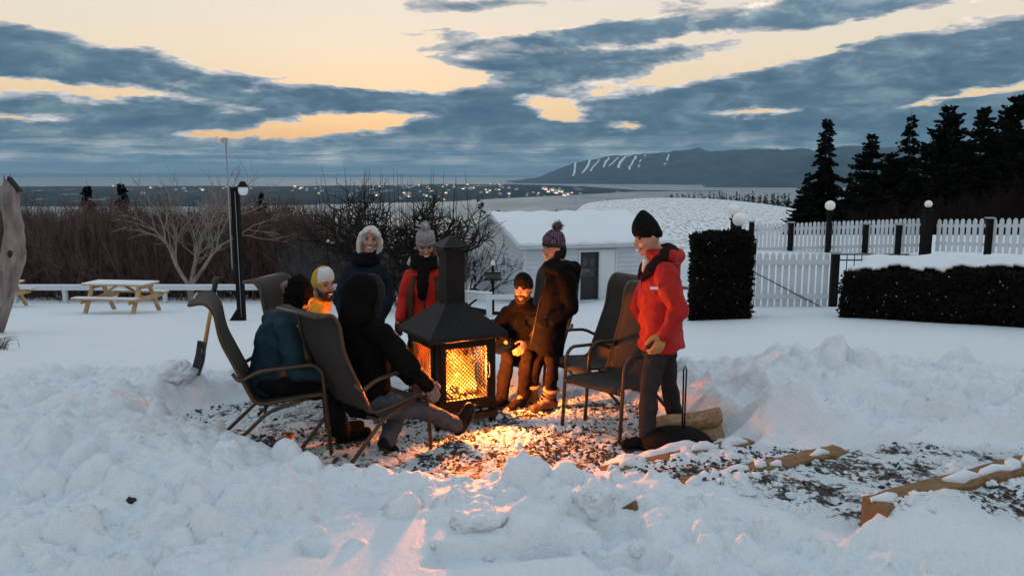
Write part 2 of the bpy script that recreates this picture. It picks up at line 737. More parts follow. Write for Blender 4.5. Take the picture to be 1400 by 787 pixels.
def base_h(x, y):
    """large shape of the snowy ground: levelled around the fire, falling away towards the sea"""
    x = np.asarray(x, dtype=np.float64)
    y = np.asarray(y, dtype=np.float64)
    z = np.interp(y, [-40, -10, -2, 2, 3.5, 4.6, 6, 8, 9.6], [2.0, .80, .52, .36, .31, .23, .18, .06, -.2])
    k = .125 - .025 * sstep(2.0, 5.0, x)
    hill = np.where(y > 9.6, -.2 - k * (y - 9.6), 0.0)
    z = np.where(y > 9.6, hill, z)
    # terrace behind the gate, on the right
    ter = sstep(19.2, 22.0, y) * sstep(5.2, 7.6, x - .05 * (y - 20))
    z = z * (1 - ter) + ter * (-.30 - .004 * (y - 20))
    u = x / np.maximum(y, 1.0)
    # beyond the garden: a field on the right, a valley on the left
    far = sstep(31, 44, y)
    crest = -2.3 - np.minimum(((u - .2) / .17) ** 2 * 2.4, 4.5)
    tt = np.clip((y - 36) / 115.0, 0, 1)
    fld = -2.9 + (crest + 2.9) * tt - np.maximum(y - 150, 0) * .11 - np.maximum(y - 190, 0) * .25
    fld = fld - .9 * np.exp(-((y - 62) / 16.0) ** 2)
    val = -2.9 - .42 * np.maximum(y - 33, 0)
    w = sstep(-.10, .10, u)
    zz = val * (1 - w) + fld * w
    z = z * (1 - far) + zz * far
    return np.maximum(z, -150.0)


def gh(x, y):
    return float(base_h(np.array([x]), np.array([y]))[0])


def P2(lst, z=0.0):
    return [tuple(onz(a, b, z)[:2]) for a, b in lst]


PAD = P2([(228, 578), (300, 548), (420, 532), (560, 527), (700, 522), (790, 527), (860, 548), (945, 575), (1010, 603), (925, 620), (840, 636)]) \
    + P2([(800, 668), (720, 690), (600, 694), (480, 682), (410, 648), (330, 622), (260, 600)], 0.0)
T0 = ((.62, 5.02), (1.74, 5.60))
T1 = ((1.00, 4.40), (2.15, 4.975))
T2 = ((1.76, 3.66), (3.55, 4.55))
TREAD1 = [T0[0], T0[1], (2.45, 5.35), T1[1], T1[0], (.75, 4.7)]
TREAD2 = [T1[0], (2.15, 4.93), (2.7, 5.2), (3.75, 4.75), (3.55, 4.5), T2[0], (1.5, 3.85)]
TREAD3 = [T2[0], (3.55, 4.5), (4.6, 4.6), (5.2, 3.6), (2.5, 3.1)]
PATH = [T0[0], T0[1], (2.45, 5.35), (2.9, 5.2), (3.9, 4.85), (5.2, 4.8), (5.6, 3.6), (2.6, 3.2), (1.85, 3.55), T2[0], (1.45, 3.95), T1[0], (.72, 4.72)]
LUMPY = [[(-7, 7.4), (-3.6, 8.2), (-1.9, 7.4), (-2.1, 6.0), (-1.6, 5.2), (-.6, 4.6), (.7, 4.55), (.5, 4.2), (-.5, 4.1), (-1.2, 3.6), (-1.4, 2.6), (-6, 2.4)],
         [(1.4, 6.2), (1.2, 7.4), (.4, 8.6), (2.5, 9.6), (4.6, 9.0), (7.5, 7.6), (7.5, 4.8), (3.8, 4.75), (2.3, 5.3)],
         [(-.9, 4.6), (.9, 4.7), (1.2, 4.3), (1.9, 3.6), (2.8, 3.0), (1.4, 2.9), (.4, 3.7), (-.8, 4.05)]]


def grid_axis(lo, fine0, fine1, step, hi, growth=1.09):
    a = list(np.arange(fine0, fine1 + 1e-6, step))
    s, p = step, fine1
    while p < hi:
        s *= growth
        p += s
        a.append(p)
    s, p = step, fine0
    left = []
    while p > lo:
        s *= growth
        p -= s
        left.append(p)
    return np.array(left[::-1] + a)


def build_ground():
    xs = grid_axis(-500, -4.6, 5.0, .023, 600, 1.10)
    ys = np.array(list(grid_axis(-40, 2.3, 8.4, .023, 16, 1.03)))
    s, p, ext = .25, ys[-1], []
    while p < 520:
        s *= 1.035
        p += s
        ext.append(p)
    ys = np.concatenate([ys, ext])
    X, Y = np.meshgrid(xs, ys)
    nx, ny = len(xs), len(ys)
    Z = base_h(X, Y)
    near = (Y > 1) & (Y < 12) & (np.abs(X) < 9)
    xi, yi = X[near], Y[near]
    zn = Z[near]
    # soft drifts everywhere in the garden
    zn = zn + .10 * fbm(xi * .55, yi * .55, oct=3, seed=3) + .025 * fbm(xi * 3, yi * 2.2, oct=3, seed=9)
    lump = np.zeros_like(xi)
    for P in LUMPY:
        lump = np.maximum(lump, sstep(-.25, .35, poly_sd(xi, yi, P) + .3 * fbm(xi * 1.3, yi * 1.3, oct=2, seed=21)))
    # shovelled heaps
    for (mx, my, rx, ry, hh) in ((2.75, 6.9, 1.15, .75, .30), (3.9, 6.2, 1.0, .8, .16), (4.9, 5.6, .9, .7, .24), (2.1, 5.75, .45, .35, .20), (-2.9, 5.2, .9, .8, .14), (-1.75, 4.55, .7, .32, .10),
                                 (-3.3, 6.9, .8, .5, .12), (1.15, 7.35, .6, .4, .08), (.75, 4.25, .35, .28, .10), (3.3, 5.35, .6, .4, .16), (-.2, 4.42, .8, .2, .05)):
        q = ((xi - mx) / rx) ** 2 + ((yi - my) / ry) ** 2
        zn = zn + hh * np.exp(-q)
    rough = fbm(xi * 3.2, yi * 3.2, oct=5, gain=.58, seed=31)
    ridg = np.abs(fbm(xi * 2.1 + 5, yi * 2.1, oct=4, seed=37))
    zn = zn + lump * (.21 * rough + .12 * (.12 - ridg) + .030 * fbm(xi * 13, yi * 13, oct=3, gain=.6, seed=39))
    LP = np.zeros_like(Z)
    LP[near] = lump
    Z[near] = zn
    # clods: rounded chunks thrown on top
    cl = np.zeros_like(Z)
    R = random.Random(11)

    def clod(cx, cy, r, hgt):
        i0, i1 = np.searchsorted(xs, [cx - r, cx + r])
        j0, j1 = np.searchsorted(ys, [cy - r, cy + r])
        if i1 <= i0 or j1 <= j0:
            return
        xx, yy = X[j0:j1, i0:i1], Y[j0:j1, i0:i1]
        a = R.uniform(0, 6.28)
        ca, sa = math.cos(a), math.sin(a)
        e = R.uniform(.6, 1.0)
        p = ((xx - cx) * ca + (yy - cy) * sa) / r
        q = (-(xx - cx) * sa + (yy - cy) * ca) / (r * e)
        k = 1 - (np.abs(p) ** 2.6 + np.abs(q) ** 2.6)
        k = np.clip(k, 0, 1) ** .55
        k = k * (1 + .25 * p + .2 * q) * (1 + (1.0 if r > .06 else .6) * CN[j0:j1, i0:i1])
        cl[j0:j1, i0:i1] = np.maximum(cl[j0:j1, i0:i1], hgt * k)
    CN = np.zeros_like(Z)
    CN[near] = fbm(X[near] * 9, Y[near] * 9, oct=4, gain=.6, seed=49)
    n = 0
    while n < 5200:
        cx, cy = R.uniform(-4.8, 5.2), R.uniform(2.4, 9.0)
        i, j = np.searchsorted(xs, cx), np.searchsorted(ys, cy)
        n += 1
        if R.random() > LP[j, i] * .95 + .035:
            continue
        r = min(.20, .022 * math.exp(abs(R.gauss(0, .75))))
        if LP[j, i] < .5:
            r = min(r, .045)
        clod(cx, cy, r, r * R.uniform(.45, .85))
    for (px, py, z, r) in ((1120, 560, .45, .16), (940, 535, .3, .16), (985, 545, .35, .14), (1190, 590, .4, .14), (850, 740, .5, .05), (95, 700, .4, .17), (60, 640, .38, .14), (300, 690, .42, .15), (175, 655, .4, .13), (400, 660, .4, .15), (330, 655, .4, .14), (1010, 540, .38, .12), (1240, 610, .4, .14)):
        p = onz(px, py, z)
        clod(p.x, p.y, r, r * .75)
    Z = Z + cl
    crumb = np.zeros_like(Z)
    crumb[near] = fbm(X[near] * 22, Y[near] * 22, oct=3, gain=.6, seed=47)
    Z = Z + LP * (.034 * crumb)
    # trenches cut with a shovel in the near drift
    xi, yi = X[near], Y[near]
    zn = Z[near]
    for pl, dep in (([(590, 705), (770, 694), (800, 722), (640, 738), (575, 735)], .085), ([(800, 722), (905, 718), (955, 748), (830, 745)], .075), ([(690, 700), (760, 690), (860, 700), (830, 722)], .07),
                    ([(800, 668), (880, 676), (890, 712), (830, 700)], .09), ([(905, 735), (1010, 742), (1030, 762), (930, 765)], .05), ([(405, 690), (450, 700), (440, 720), (400, 712)], .06)):
        P = P2(pl, .46)
        m = sstep(-.012, .03, poly_sd(xi, yi, P) + .02 * fbm(xi * 9, yi * 9, oct=2, seed=5))
        zn = zn - dep * m
    # trodden trail and prints on the smooth slope
    # cleared fire place and the stepped path
    fine = fbm(xi * 14, yi * 14, oct=3, seed=55)
    mid = fbm(xi * 4, yi * 4, oct=3, seed=56)
    edge = .16 * fbm(xi * 2.6, yi * 2.6, oct=3, seed=61)
    pad = np.zeros_like(xi)
    nx_, ny_ = .447, -.894
    sv = xi * nx_ + yi * ny_
    step = lambda c: sstep(c - .03, c + .03, sv)
    plev = .11 * step(T0[0][0] * nx_ + T0[0][1] * ny_) + .15 * step(T1[0][0] * nx_ + T1[0][1] * ny_) + .17 * step(T2[0][0] * nx_ + T2[0][1] * ny_)
    for P, lev, e0, e1 in ((PAD, 0.0, -.22, .10), (PATH, plev, -.30, .05)):
        sd = poly_sd(xi, yi, P) + (edge if P is PAD else edge * .8)
        m = sstep(e0, e1, sd)
        lvl = lev + .035 * fine + .05 * np.maximum(mid, 0)
        zn = zn * (1 - m) + (np.minimum(zn, lvl) if P is PAD else lvl) * m
        pad = np.maximum(pad, sstep(-.02, .22, sd))
    # drifts left on the near ends of the path
    Z[near] = zn
    for (a, b) in ((T1[0], (.34, .07, .16)), (T2[0], (.36, .10, .14))):
        cx, cy = a[0] + b[0], a[1] - .02
        q = ((X - cx) / .26) ** 2 + ((Y - cy) / .15) ** 2
        Z = Z + b[1] * np.exp(-q * 1.2)
    PD = np.zeros_like(Z)
    PD[near] = pad
    # boot prints across the slope behind
    for (px, py, hx, hy) in ((420, 480, .8, .0), (390, 495, .5, .1), (800, 455, .6, .2), (200, 480, .9, .05), (90, 455, 1.2, .1), (1240, 500, .8, .1)):
        for k in range(6):
            p = onz(px, py, -.4)
            qx, qy = p.x + (k - 3) * .42 + R.uniform(-.1, .1), p.y + (k - 3) * hy + (k % 2) * .22
            m = np.exp(-(((X - qx) / .17) ** 2 + ((Y - qy) / .11) ** 2) * 1.5)
            Z = Z - .06 * m
    U = X / np.maximum(Y, 1)
    FD = sstep(46, 60, Y) * sstep(-.06, .04, U) * .9 + sstep(34, 46, Y) * sstep(.0, .06, U) * .25
    V = np.stack([X.ravel(), Y.ravel(), Z.ravel()], 1)
    idx = np.arange(nx * ny).reshape(ny, nx)
    F = np.stack([idx[:-1, :-1].ravel(), idx[:-1, 1:].ravel(), idx[1:, 1:].ravel(), idx[1:, :-1].ravel()], 1)
    me = mesh_np('snow_ground', V, F)
    smooth(me)
    for nm, A in (('pad', PD), ('field', FD)):
        a = me.attributes.new(nm, 'FLOAT', 'POINT')
        a.data.foreach_set('value', A.ravel().astype(np.float32))
    o = link('snow_ground', me, SNOWG)
    o['kind'] = 'structure'
    o['label'] = 'snow covered garden ground with a cleared patch around the fire'
    return xs, ys, Z


GX, GY, GZ = build_ground()


def gz(x, y):
    """height of the finished snow surface"""
    i = int(np.clip(np.searchsorted(GX, x), 1, len(GX) - 1))
    j = int(np.clip(np.searchsorted(GY, y), 1, len(GY) - 1))
    tx = (x - GX[i - 1]) / (GX[i] - GX[i - 1])
    ty = (y - GY[j - 1]) / (GY[j] - GY[j - 1])
    tx, ty = min(max(tx, 0), 1), min(max(ty, 0), 1)
    return float((GZ[j - 1, i - 1] * (1 - tx) + GZ[j - 1, i] * tx) * (1 - ty) + (GZ[j, i - 1] * (1 - tx) + GZ[j, i] * tx) * ty)


def gzv(x, y):
    i = np.clip(np.searchsorted(GX, x), 1, len(GX) - 1)
    j = np.clip(np.searchsorted(GY, y), 1, len(GY) - 1)
    tx = np.clip((x - GX[i - 1]) / (GX[i] - GX[i - 1]), 0, 1)
    ty = np.clip((y - GY[j - 1]) / (GY[j] - GY[j - 1]), 0, 1)
    return (GZ[j - 1, i - 1] * (1 - tx) + GZ[j - 1, i] * tx) * (1 - ty) + (GZ[j, i - 1] * (1 - tx) + GZ[j, i] * tx) * ty


def hit(px, py, y0=2.0, y1=60.0):
    """where the pixel's ray meets the snow"""
    r = ray(px, py)
    yv = y0
    while yv < y1:
        t = yv / r.y
        p = Vector((r.x * t, yv, CAM_Z + r.z * t))
        if p.z <= gz(p.x, p.y):
            return p
        yv += .02 if yv < 10 else .05
    return p


# ---- sea and far land
SEA = -112.0


def make_water():
    m = bpy.data.materials.new('sea_water')
    m.use_nodes = True
    N = NB(m.node_tree)
    b = m.node_tree.nodes['Principled BSDF']
    b.inputs['Base Color'].default_value = (.17, .205, .22, 1)
    b.inputs['Roughness'].default_value = .22
    b.inputs['IOR'].default_value = 1.33
    pos = N.new('ShaderNodeNewGeometry').outputs['Position']
    v = N.vm('MULTIPLY', pos, (.004, .0015, 1))
    n = N.noise(v, 1.0, 5, .6)
    N.set(b.inputs['Roughness'], N.maprange(n, .35, .65, .40, .55))
    bn = N.new('ShaderNodeBump')
    bn.inputs['Strength'].default_value = .12
    bn.inputs['Distance'].default_value = 1.0
    N.set(bn.inputs['Height'], N.noise(pos, .08, 3, .6))
    N.links.new(bn.outputs[0], b.inputs['Normal'])
    return m


me = mesh_np('sea', [(-60000, 250, SEA), (60000, 250, SEA), (60000, 90000, SEA), (-60000, 90000, SEA)], [(0, 1, 2, 3)])
o = link('sea', me, make_water())
tag(o, 'calm pale estuary water below the horizon', None, kind='structure')


def make_landmat(name, ski=False):
    m = bpy.data.materials.new(name)
    m.use_nodes = True
    N = NB(m.node_tree)
    b = m.node_tree.nodes['Principled BSDF']
    b.inputs['Roughness'].default_value = .95
    b.inputs['Specular IOR Level'].default_value = .05
    pos = N.new('ShaderNodeNewGeometry').outputs['Position']
    n = N.noise(pos, .004, 7, .7)
    col = N.ramp(n, [(.40, (.010, .016, .019)), (.60, (.024, .033, .038)), (.72, (.10, .12, .14))])
    if ski:
        col = N.ramp(n, [(.40, (.010, .018, .022)), (.60, (.035, .048, .056)), (.75, (.10, .13, .15))])
        at_ = N.new('ShaderNodeAttribute', attribute_name='ski').outputs['Fac']
        col = N.mix(N.maprange(at_, .3, .6), col, (.75, .8, .85))
    else:
        at_ = N.new('ShaderNodeAttribute', attribute_name='ski').outputs['Fac']
        n3 = N.noise(N.vm('MULTIPLY', pos, (1, .5, 1)), .006, 4, .6)
        col = N.mix(N.m('MULTIPLY', N.maprange(n3, .60, .68), at_), col, (.22, .26, .30))
    N.set(b.inputs['Base Color'], col)
    return m


M_LAND = make_landmat('wooded_land')
M_MOUNT = make_landmat('wooded_mountain', True)


def land(name, label, x0, x1, y0, y1, hf, nx, ny, mt, ski=None):
    xs = np.linspace(x0, x1, nx)
    ys = np.linspace(y0, y1, ny)
    X, Y = np.meshgrid(xs, ys)
    Z = hf(X, Y)
    V = np.stack([X.ravel(), Y.ravel(), Z.ravel()], 1)
    idx = np.arange(nx * ny).reshape(ny, nx)
    F = np.stack([idx[:-1, :-1].ravel(), idx[:-1, 1:].ravel(), idx[1:, 1:].ravel(), idx[1:, :-1].ravel()], 1)
    me = mesh_np(name, V, F)
    smooth(me)
    a = me.attributes.new('ski', 'FLOAT', 'POINT')
    a.data.foreach_set('value', (ski(X, Y, Z) if ski else np.ones_like(X)).ravel().astype(np.float32))
    o = link(name, me, mt)
    tag(o, label, None, kind='structure')
    return o


def pxx(px, d):
    return (px - 700) / FPX * d * .99


# low wooded peninsula with a village, in mid distance
def h_pen(X, Y):
    u = X / Y * FPX / .99 + 700
    yc = np.interp(u, [-200, 200, 420, 620, 760, 870], [4300, 4300, 4300, 4600, 5000, 5300])
    hw = np.interp(u, [-200, 300, 420, 620, 760, 830, 872], [1500, 1500, 1350, 1250, 800, 420, 30])
    q = (Y - yc) / hw
    top = np.interp(u, [-200, 400, 600, 700, 800, 872], [42, 44, 50, 52, 34, 4])
    h = top * np.clip(1 - np.abs(q) ** 2.4, -1, 1) + 14 * fbm(X * .0022, Y * .0016, oct=5, seed=71) * sstep(1.1, .6, np.abs(q))
    return SEA + np.maximum(h, -6)


land('peninsula', 'low dark wooded peninsula across the water', -4200, 1400, 2700, 6300, h_pen, 260, 90, M_LAND)


def h_mount(X, Y):
    u = X / Y * FPX / .99 + 700
    pk = np.interp(u, [700, 735, 780, 830, 880, 930, 985, 1040, 1090, 1140, 1190, 1300, 1500], [0, 60, 210, 300, 350, 372, 366, 350, 372, 395, 360, 400, 430])
    yc = np.interp(u, [720, 1000, 1500], [11800, 10600, 9500])
    q = (Y - yc) / 2300.0
    h = pk * np.clip(1 - np.abs(q) ** 1.5, 0, 1)
    rid = np.abs(fbm(X * .0011 + 3, Y * .0011, oct=5, seed=81))
    h = h * (1 + .75 * (.16 - rid) * 2) + 34 * fbm(X * .004, Y * .004, oct=3, seed=85) * sstep(1.0, .7, np.abs(q))
    return SEA + np.where(h > 2, h, -6)


def ski_runs(X, Y, Z):
    u = X / Y * FPX / .99 + 700
    h = Z - SEA
    s = np.zeros_like(X)
    for a, w, k, h0, h1 in ((788, 2.2, -.03, 90, 270), (806, 2.6, -.05, 130, 300), (818, 1.5, -.06, 150, 310), (832, 2.6, -.05, 200, 330), (843, 1.8, -.08, 210, 335), (853, 3.0, -.05, 190, 345), (868, 2.2, -.04, 170, 350), (880, 1.4, -.05, 200, 350), (912, 1.2, -.03, 220, 340)):
        c = a + (h1 - h) * k * 1.0
        s = np.maximum(s, sstep(w * .75, w * .3, np.abs(u - c + 1.2 * np.sin(h * .025 + a * 3))) * (h > h0) * (h < h1 + 20))
    return s


land('mountain', 'long blue mountain with pale ski runs across the bay', pxx(690, 9000), 9500, 8300, 14000, h_mount, 440, 90, M_MOUNT, ski_runs)


def h_mount2(X, Y):
    u = X / Y * FPX / .99 + 700
    pk = np.interp(u, [960, 1010, 1060, 1110, 1160, 1220, 1400], [0, 70, 190, 262, 240, 250, 280])
    q = (Y - 8000) / 1300.0
    h = pk * np.clip(1 - np.abs(q) ** 1.5, 0, 1)
    rid = np.abs(fbm(X * .0016 + 9, Y * .0016, oct=5, seed=91))
    h = h * (1 + .7 * (.16 - rid) * 2)
    return SEA + np.where(h > 2, h, -6)


land('mountain', 'nearer dark blue mountain shoulder behind the tall spruce', 1500, 7000, 6700, 9300, h_mount2, 200, 50, M_MOUNT, lambda X, Y, Z: np.zeros_like(X))


def h_far(X, Y):
    h = 150 + 60 * fbm(X * .00018, Y * .0001, oct=5, seed=95)
    q = (Y - 33000) / 2500.0
    u = X / Y * FPX / .99 + 700
    h = h * np.interp(u, [-300, 300, 620, 760, 900], [1.0, .9, .55, .15, .0])
    return SEA + np.where(h * (1 - np.abs(q) ** 2) > 2, h * np.clip(1 - np.abs(q) ** 2, 0, 1), -6)


land('far_shore', 'faint far shore along the horizon', -26000, 9000, 30400, 35600, h_far, 300, 24, M_LAND)

# village: tiny houses with lit windows on the peninsula
hv, hf_, wv, wf_ = [], [], [], []
R = random.Random(5)


def tiny_house(px, d, s, lit):
    x = pxx(px, d)
    z = float(h_pen(np.array([x]), np.array([float(d)]))[0])
    b = len(hv)
    a = R.uniform(-.5, .5)
    ca, sa = math.cos(a), math.sin(a)
    L, Wd, Hh, Rf = s * R.uniform(1.2, 1.9), s, s * .55, s * .95
    pts = [(-L, -Wd, -3), (L, -Wd, -3), (L, Wd, -3), (-L, Wd, -3), (-L, -Wd, Hh), (L, -Wd, Hh), (L, Wd, Hh), (-L, Wd, Hh), (-L, 0, Rf), (L, 0, Rf)]
    for p in pts:
        hv.append((x + (p[0] * ca - p[1] * sa) * .5, d + (p[0] * sa + p[1] * ca) * .5, z + p[2]))
    for f in ((0, 1, 5, 4), (2, 3, 7, 6), (4, 5, 9, 8), (6, 7, 8, 9), (1, 2, 6, 5), (3, 0, 4, 7)):
        hf_.append(tuple(b + i for i in f))
    hf_.append((b + 5, b + 6, b + 9, b + 9))
    hf_.append((b + 7, b + 4, b + 8, b + 8))
    if lit:
        c = len(wv)
        for (ux, uz) in ((-.6, .1), (.6, .1), (.6, .4), (-.6, .4)):
            q = (L * ux, -Wd - .4, Hh * (uz + .25))
            wv.append((x + (q[0] * ca - q[1] * sa) * .5, d + (q[0] * sa + q[1] * ca) * .5, z + q[2]))
        wf_.append((c, c + 1, c + 2, c + 3))


for i in range(150):
    px = R.choice([R.uniform(400, 560), R.uniform(540, 700), R.uniform(560, 760), R.uniform(640, 830), R.uniform(120, 420)])
    tiny_house(px, R.uniform(3300, 4300) if R.random() < .7 else R.uniform(4300, 5300), R.uniform(6, 11), R.random() < .38)
for i in range(9):
    tiny_house(742 + i * 4.2 + R.uniform(-1.5, 1.5), 4300 + R.uniform(-40, 60), 17, True)
me = bpy.data.meshes.new('village')
me.from_pydata(hv, [], [tuple(dict.fromkeys(f)) for f in hf_])
vo = link('village', me, mat('far_house', (.45, .46, .48), .8))
tag(vo, 'distant village of tiny houses along the peninsula', 'village', kind='stuff')
me = bpy.data.meshes.new('lit_window')
me.from_pydata(wv, [], wf_)
lw = link('lit_window', me, mat('window_glow', (.8, .5, .2), .5, emit=(1.0, .55, .20), estr=5.0), vo)
lw['kind'] = 'stuff'
# ================================================================== garden: fences, shed, lamps, tables
def gp(px, d):
    """ground point under pixel column px at distance d"""
    x = (px - 700) / FPX * (d * math.cos(PITCH) + 3.5 * math.sin(PITCH))
    return Vector((x, d, gz(x, d)))


# ---- low white rail fence at the edge of the lawn
def rail_fence(label, A, B, n, h, rail_h=.15):
    t = thing('rail_fence', label, 'fence', (A.x, A.y, A.z))
    pts = []
    for i in range(n + 1):
        p = A.lerp(B, i / n)
        p.z = gz(p.x, p.y)
        pts.append(p)
        MB().box((p.x, p.y, p.z + h * .5 - .1), (.13, .13, h + .2)).build('post', M_WHITE, t, True)
    for i in range(n):
        a, b = pts[i] + Vector((0, -.09, h - .06)), pts[i + 1] + Vector((0, -.09, h - .06))
        MB().beam(a, b, .045, rail_h).build('rail', M_WHITE, t, True)
        MB().beam(a + Vector((0, .06, rail_h / 2 + .022)), b + Vector((0, .06, rail_h / 2 + .022)), .16, .04).build('snow_strip', SNOW, t, True)
    return t


rail_fence('low white rail fence along the edge of the lawn behind the picnic tables', gp(18, 27.0), gp(560, 27.6), 8, .60)
A = gp(636, 20.5)
t = rail_fence('short white rail fence beside the sign post at the shed', A, gp(669, 18.3), 1, .55)
B0, B1 = gp(669, 18.3), gp(720, 18.8)
MB().beam(B0 + Vector((0, -.05, .49)), B1 + Vector((0, -.05, .49)), .045, .12).build('rail', M_WHITE, t, True)
MB().box((B1.x, B1.y, B1.z + .2), (.1, .1, .7)).build('post', M_WHITE, t, True)
MB().beam(gp(640, 20.2) + Vector((0, 0, .12)), gp(668, 18.5) + Vector((0, 0, .1)), .1, .12).build('base_rail', M_DARKPOST, t, True)

# ---- shed
shed = thing('shed', 'low white clapboard shed with a snow covered roof and dark doorway', 'shed', (.4, 26.6, gz(.4, 26.6)))
sa = math.radians(16)
ux, uy = Vector((math.cos(sa), math.sin(sa), 0)), Vector((-math.sin(sa), math.cos(sa), 0))
C0 = Vector((.42, 26.6, 0))
Ls, Ds = 5.0, 7.0
zb, ze, zr = -2.75, -.33, .40


def sp(a, b, z):
    return C0 + ux * a + uy * b + Vector((0, 0, z))


D0, D1, D2 = 2.02, 2.72, 3.32     # doorway and the open white leaf beside it
zd0, zd1 = -2.30, -.62
wb = MB()
# front wall around the doorway, real opening
for (a0, a1, z0, z1) in ((0, D0, zb, ze), (D1, Ls, zb, ze), (D0, D1, zd1, ze), (D0, D1, zb, zd0)):
    wb.box((sp((a0 + a1) / 2, .06, (z0 + z1) / 2)), (a1 - a0, .10, z1 - z0), Matrix((ux, uy, Vector((0, 0, 1)))).transposed())
RS = Matrix((ux, uy, Vector((0, 0, 1)))).transposed()
wb.prism([sp(.01, 0.02, zb), sp(.01, Ds, zb), sp(.01, Ds, ze), sp(.01, Ds / 2, zr), sp(.01, 0.02, ze)], ux * .1)
wb.prism([sp(Ls - .1, 0.02, zb), sp(Ls - .1, Ds, zb), sp(Ls - .1, Ds, ze), sp(Ls - .1, Ds / 2, zr), sp(Ls - .1, 0.02, ze)], ux * .1)
wb.box(sp(Ls / 2, Ds - .05, (zb + ze) / 2), (Ls, .1, ze - zb), RS)
wb.build('wall', M_WHITE, shed, True)
# clapboards: overlapping boards, each a tilted wedge
sb = MB()
z = zb
while z < ze - .05:
    for (a0, a1) in ((0.06, D0 - .06), (D2 + .05, Ls - .06)) if zd0 - .14 < z < zd1 else ((0.06, Ls - .06),):
        p = [sp(a0, .012, z), sp(a0, -.045, z), sp(a0, -.006, z + .17), sp(a0, .012, z + .17)]
        sb.prism(p, ux * (a1 - a0))
    z += .16
z = zb
while z < zr - .05:
    k = 1.0 if z < ze else max(0.02, 1 - (z - ze) / (zr - ze))
    b0, b1 = Ds / 2 - Ds / 2 * k + .05, Ds / 2 + Ds / 2 * k - .05
    if b1 - b0 > .2:
        p = [sp(.012, b0, z), sp(-.045, b0, z), sp(-.006, b0, z + .17), sp(.012, b0, z + .17)]
        sb.prism(p, uy * (b1 - b0))
    z += .16
s = sb.build('clapboard', mat('clapboard_paint', (.52, .575, .62), .6, var=.06, vscale=2), shed, True)
s['kind'] = 'stuff'
for (a, b) in ((0, 0), (Ls, 0)):
    MB().box(sp(a, b - .005, (zb + ze) / 2), (.12, .10, ze - zb), RS).build('corner_board', M_WHITE, shed, True)
for (b0, z0, b1, z1, nm) in ((-.30, ze - .10, Ds / 2, zr + .02, 'roof'), (Ds / 2, zr + .02, Ds + .3, ze - .10, 'roof')):
    pr = [sp(-.28, b0, z0), sp(-.28, b1, z1), sp(-.28, b1, z1 + .10), sp(-.28, b0, z0 + .10)]
    MB().prism(pr, ux * (Ls + .56)).build(nm, mat('roof_edge', (.62, .66, .69), .7), shed, True)
sr = MB()
NA, NBB = 40, 24
rings = []
for i in range(NA + 1):
    a = -.33 + (Ls + .66) * i / NA
    ring = []
    prof = [(-.36, ze - .02), (-.40, ze + .06), (-.30, ze + .13), (.8, ze + .375), (2.2, ze + .686), (Ds / 2, zr + .245), (Ds - 2.2, ze + .686), (Ds - .8, ze + .375), (Ds + .3, ze + .13), (Ds + .35, ze - .02)]
    for (b, zz) in prof:
        ring.append(sp(a, b + .02 * math.sin(i * 1.7 + b), zz + .025 * math.sin(i * .9 + b * 2) * (0 if zz < ze else 1)))
    ring += [sp(a, Ds / 2 + .3, zr + .125), sp(a, Ds / 2 - .3, zr + .125)]
    rings.append(ring)
sr.rings(rings)
sr.build('roof_snow', SNOW, shed, True)
# doorway: dark room seen through it, frame, half open glazed door
MB().box(sp((D0 + D1) / 2, 1.6, (zd0 + zd1) / 2), (2.2, 3.0, 2.6), RS)
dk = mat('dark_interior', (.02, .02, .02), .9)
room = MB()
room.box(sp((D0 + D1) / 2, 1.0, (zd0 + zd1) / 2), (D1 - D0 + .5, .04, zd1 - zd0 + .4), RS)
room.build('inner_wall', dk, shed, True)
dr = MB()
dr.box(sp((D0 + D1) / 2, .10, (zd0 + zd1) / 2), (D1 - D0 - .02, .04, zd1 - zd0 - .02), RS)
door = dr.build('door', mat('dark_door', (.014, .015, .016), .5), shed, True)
gl = MB()
for i in range(2):
    for j in range(2):
        gl.box(sp(D0 + .2 + i * .26, .074, zd0 + .95 + j * .36), (.20, .012, .28), RS)
gl.build('pane', mat('dark_glass', (.03, .04, .05), .08), door, True)
fm = MB()
for a in (D0 - .045, D1 + .02, D2 + .02):
    fm.box(sp(a, -.03, (zd0 + zd1) / 2), (.07, .05, zd1 - zd0 + .1), RS)
fm.box(sp((D0 + D2) / 2, -.032, zd1 + .04), (D2 - D0 + .16, .055, .07), RS)
fm.build('door_frame', M_WHITE, shed, True)
lf = MB().box(sp((D1 + D2) / 2 + .01, -.025, (zd0 + zd1) / 2), (D2 - D1 - .07, .03, zd1 - zd0), RS)
lf.build('door_panel', mat('panel_paint', (.64, .68, .71), .5), shed, True)

# ---- sign post with a little lamp
p = gp(674, 19.5)
sg = thing('sign_post', 'dark sign post with blank board and small lamp by the shed', 'sign', p)
MB().box((0, 0, .55), (.07, .07, 1.3)).build('post', M_DARKPOST, sg)
b = MB().box((0, -.05, .98), (.40, .035, .20)).build('board', mat('sign_board', (.035, .04, .035), .6), sg)
MB().box((0, -.072, 1.06), (.42, .03, .025)).box((0, -.072, .90), (.42, .03, .025)).build('board_edge', M_DARKPOST, b)
MB().sphere((0, 0, 1.30), (.055, .055, .075), 10, 8).build('lamp_globe', mat('cream_globe', (.72, .68, .52), .4), sg)
MB().tube([(0, 0, 1.17), (0, 0, 1.24)], .03).build('lamp_neck', M_IRON, sg)
MB().box((.08, 0, .03), (.5, .18, .08)).build('base_board', M_DARKPOST, sg)

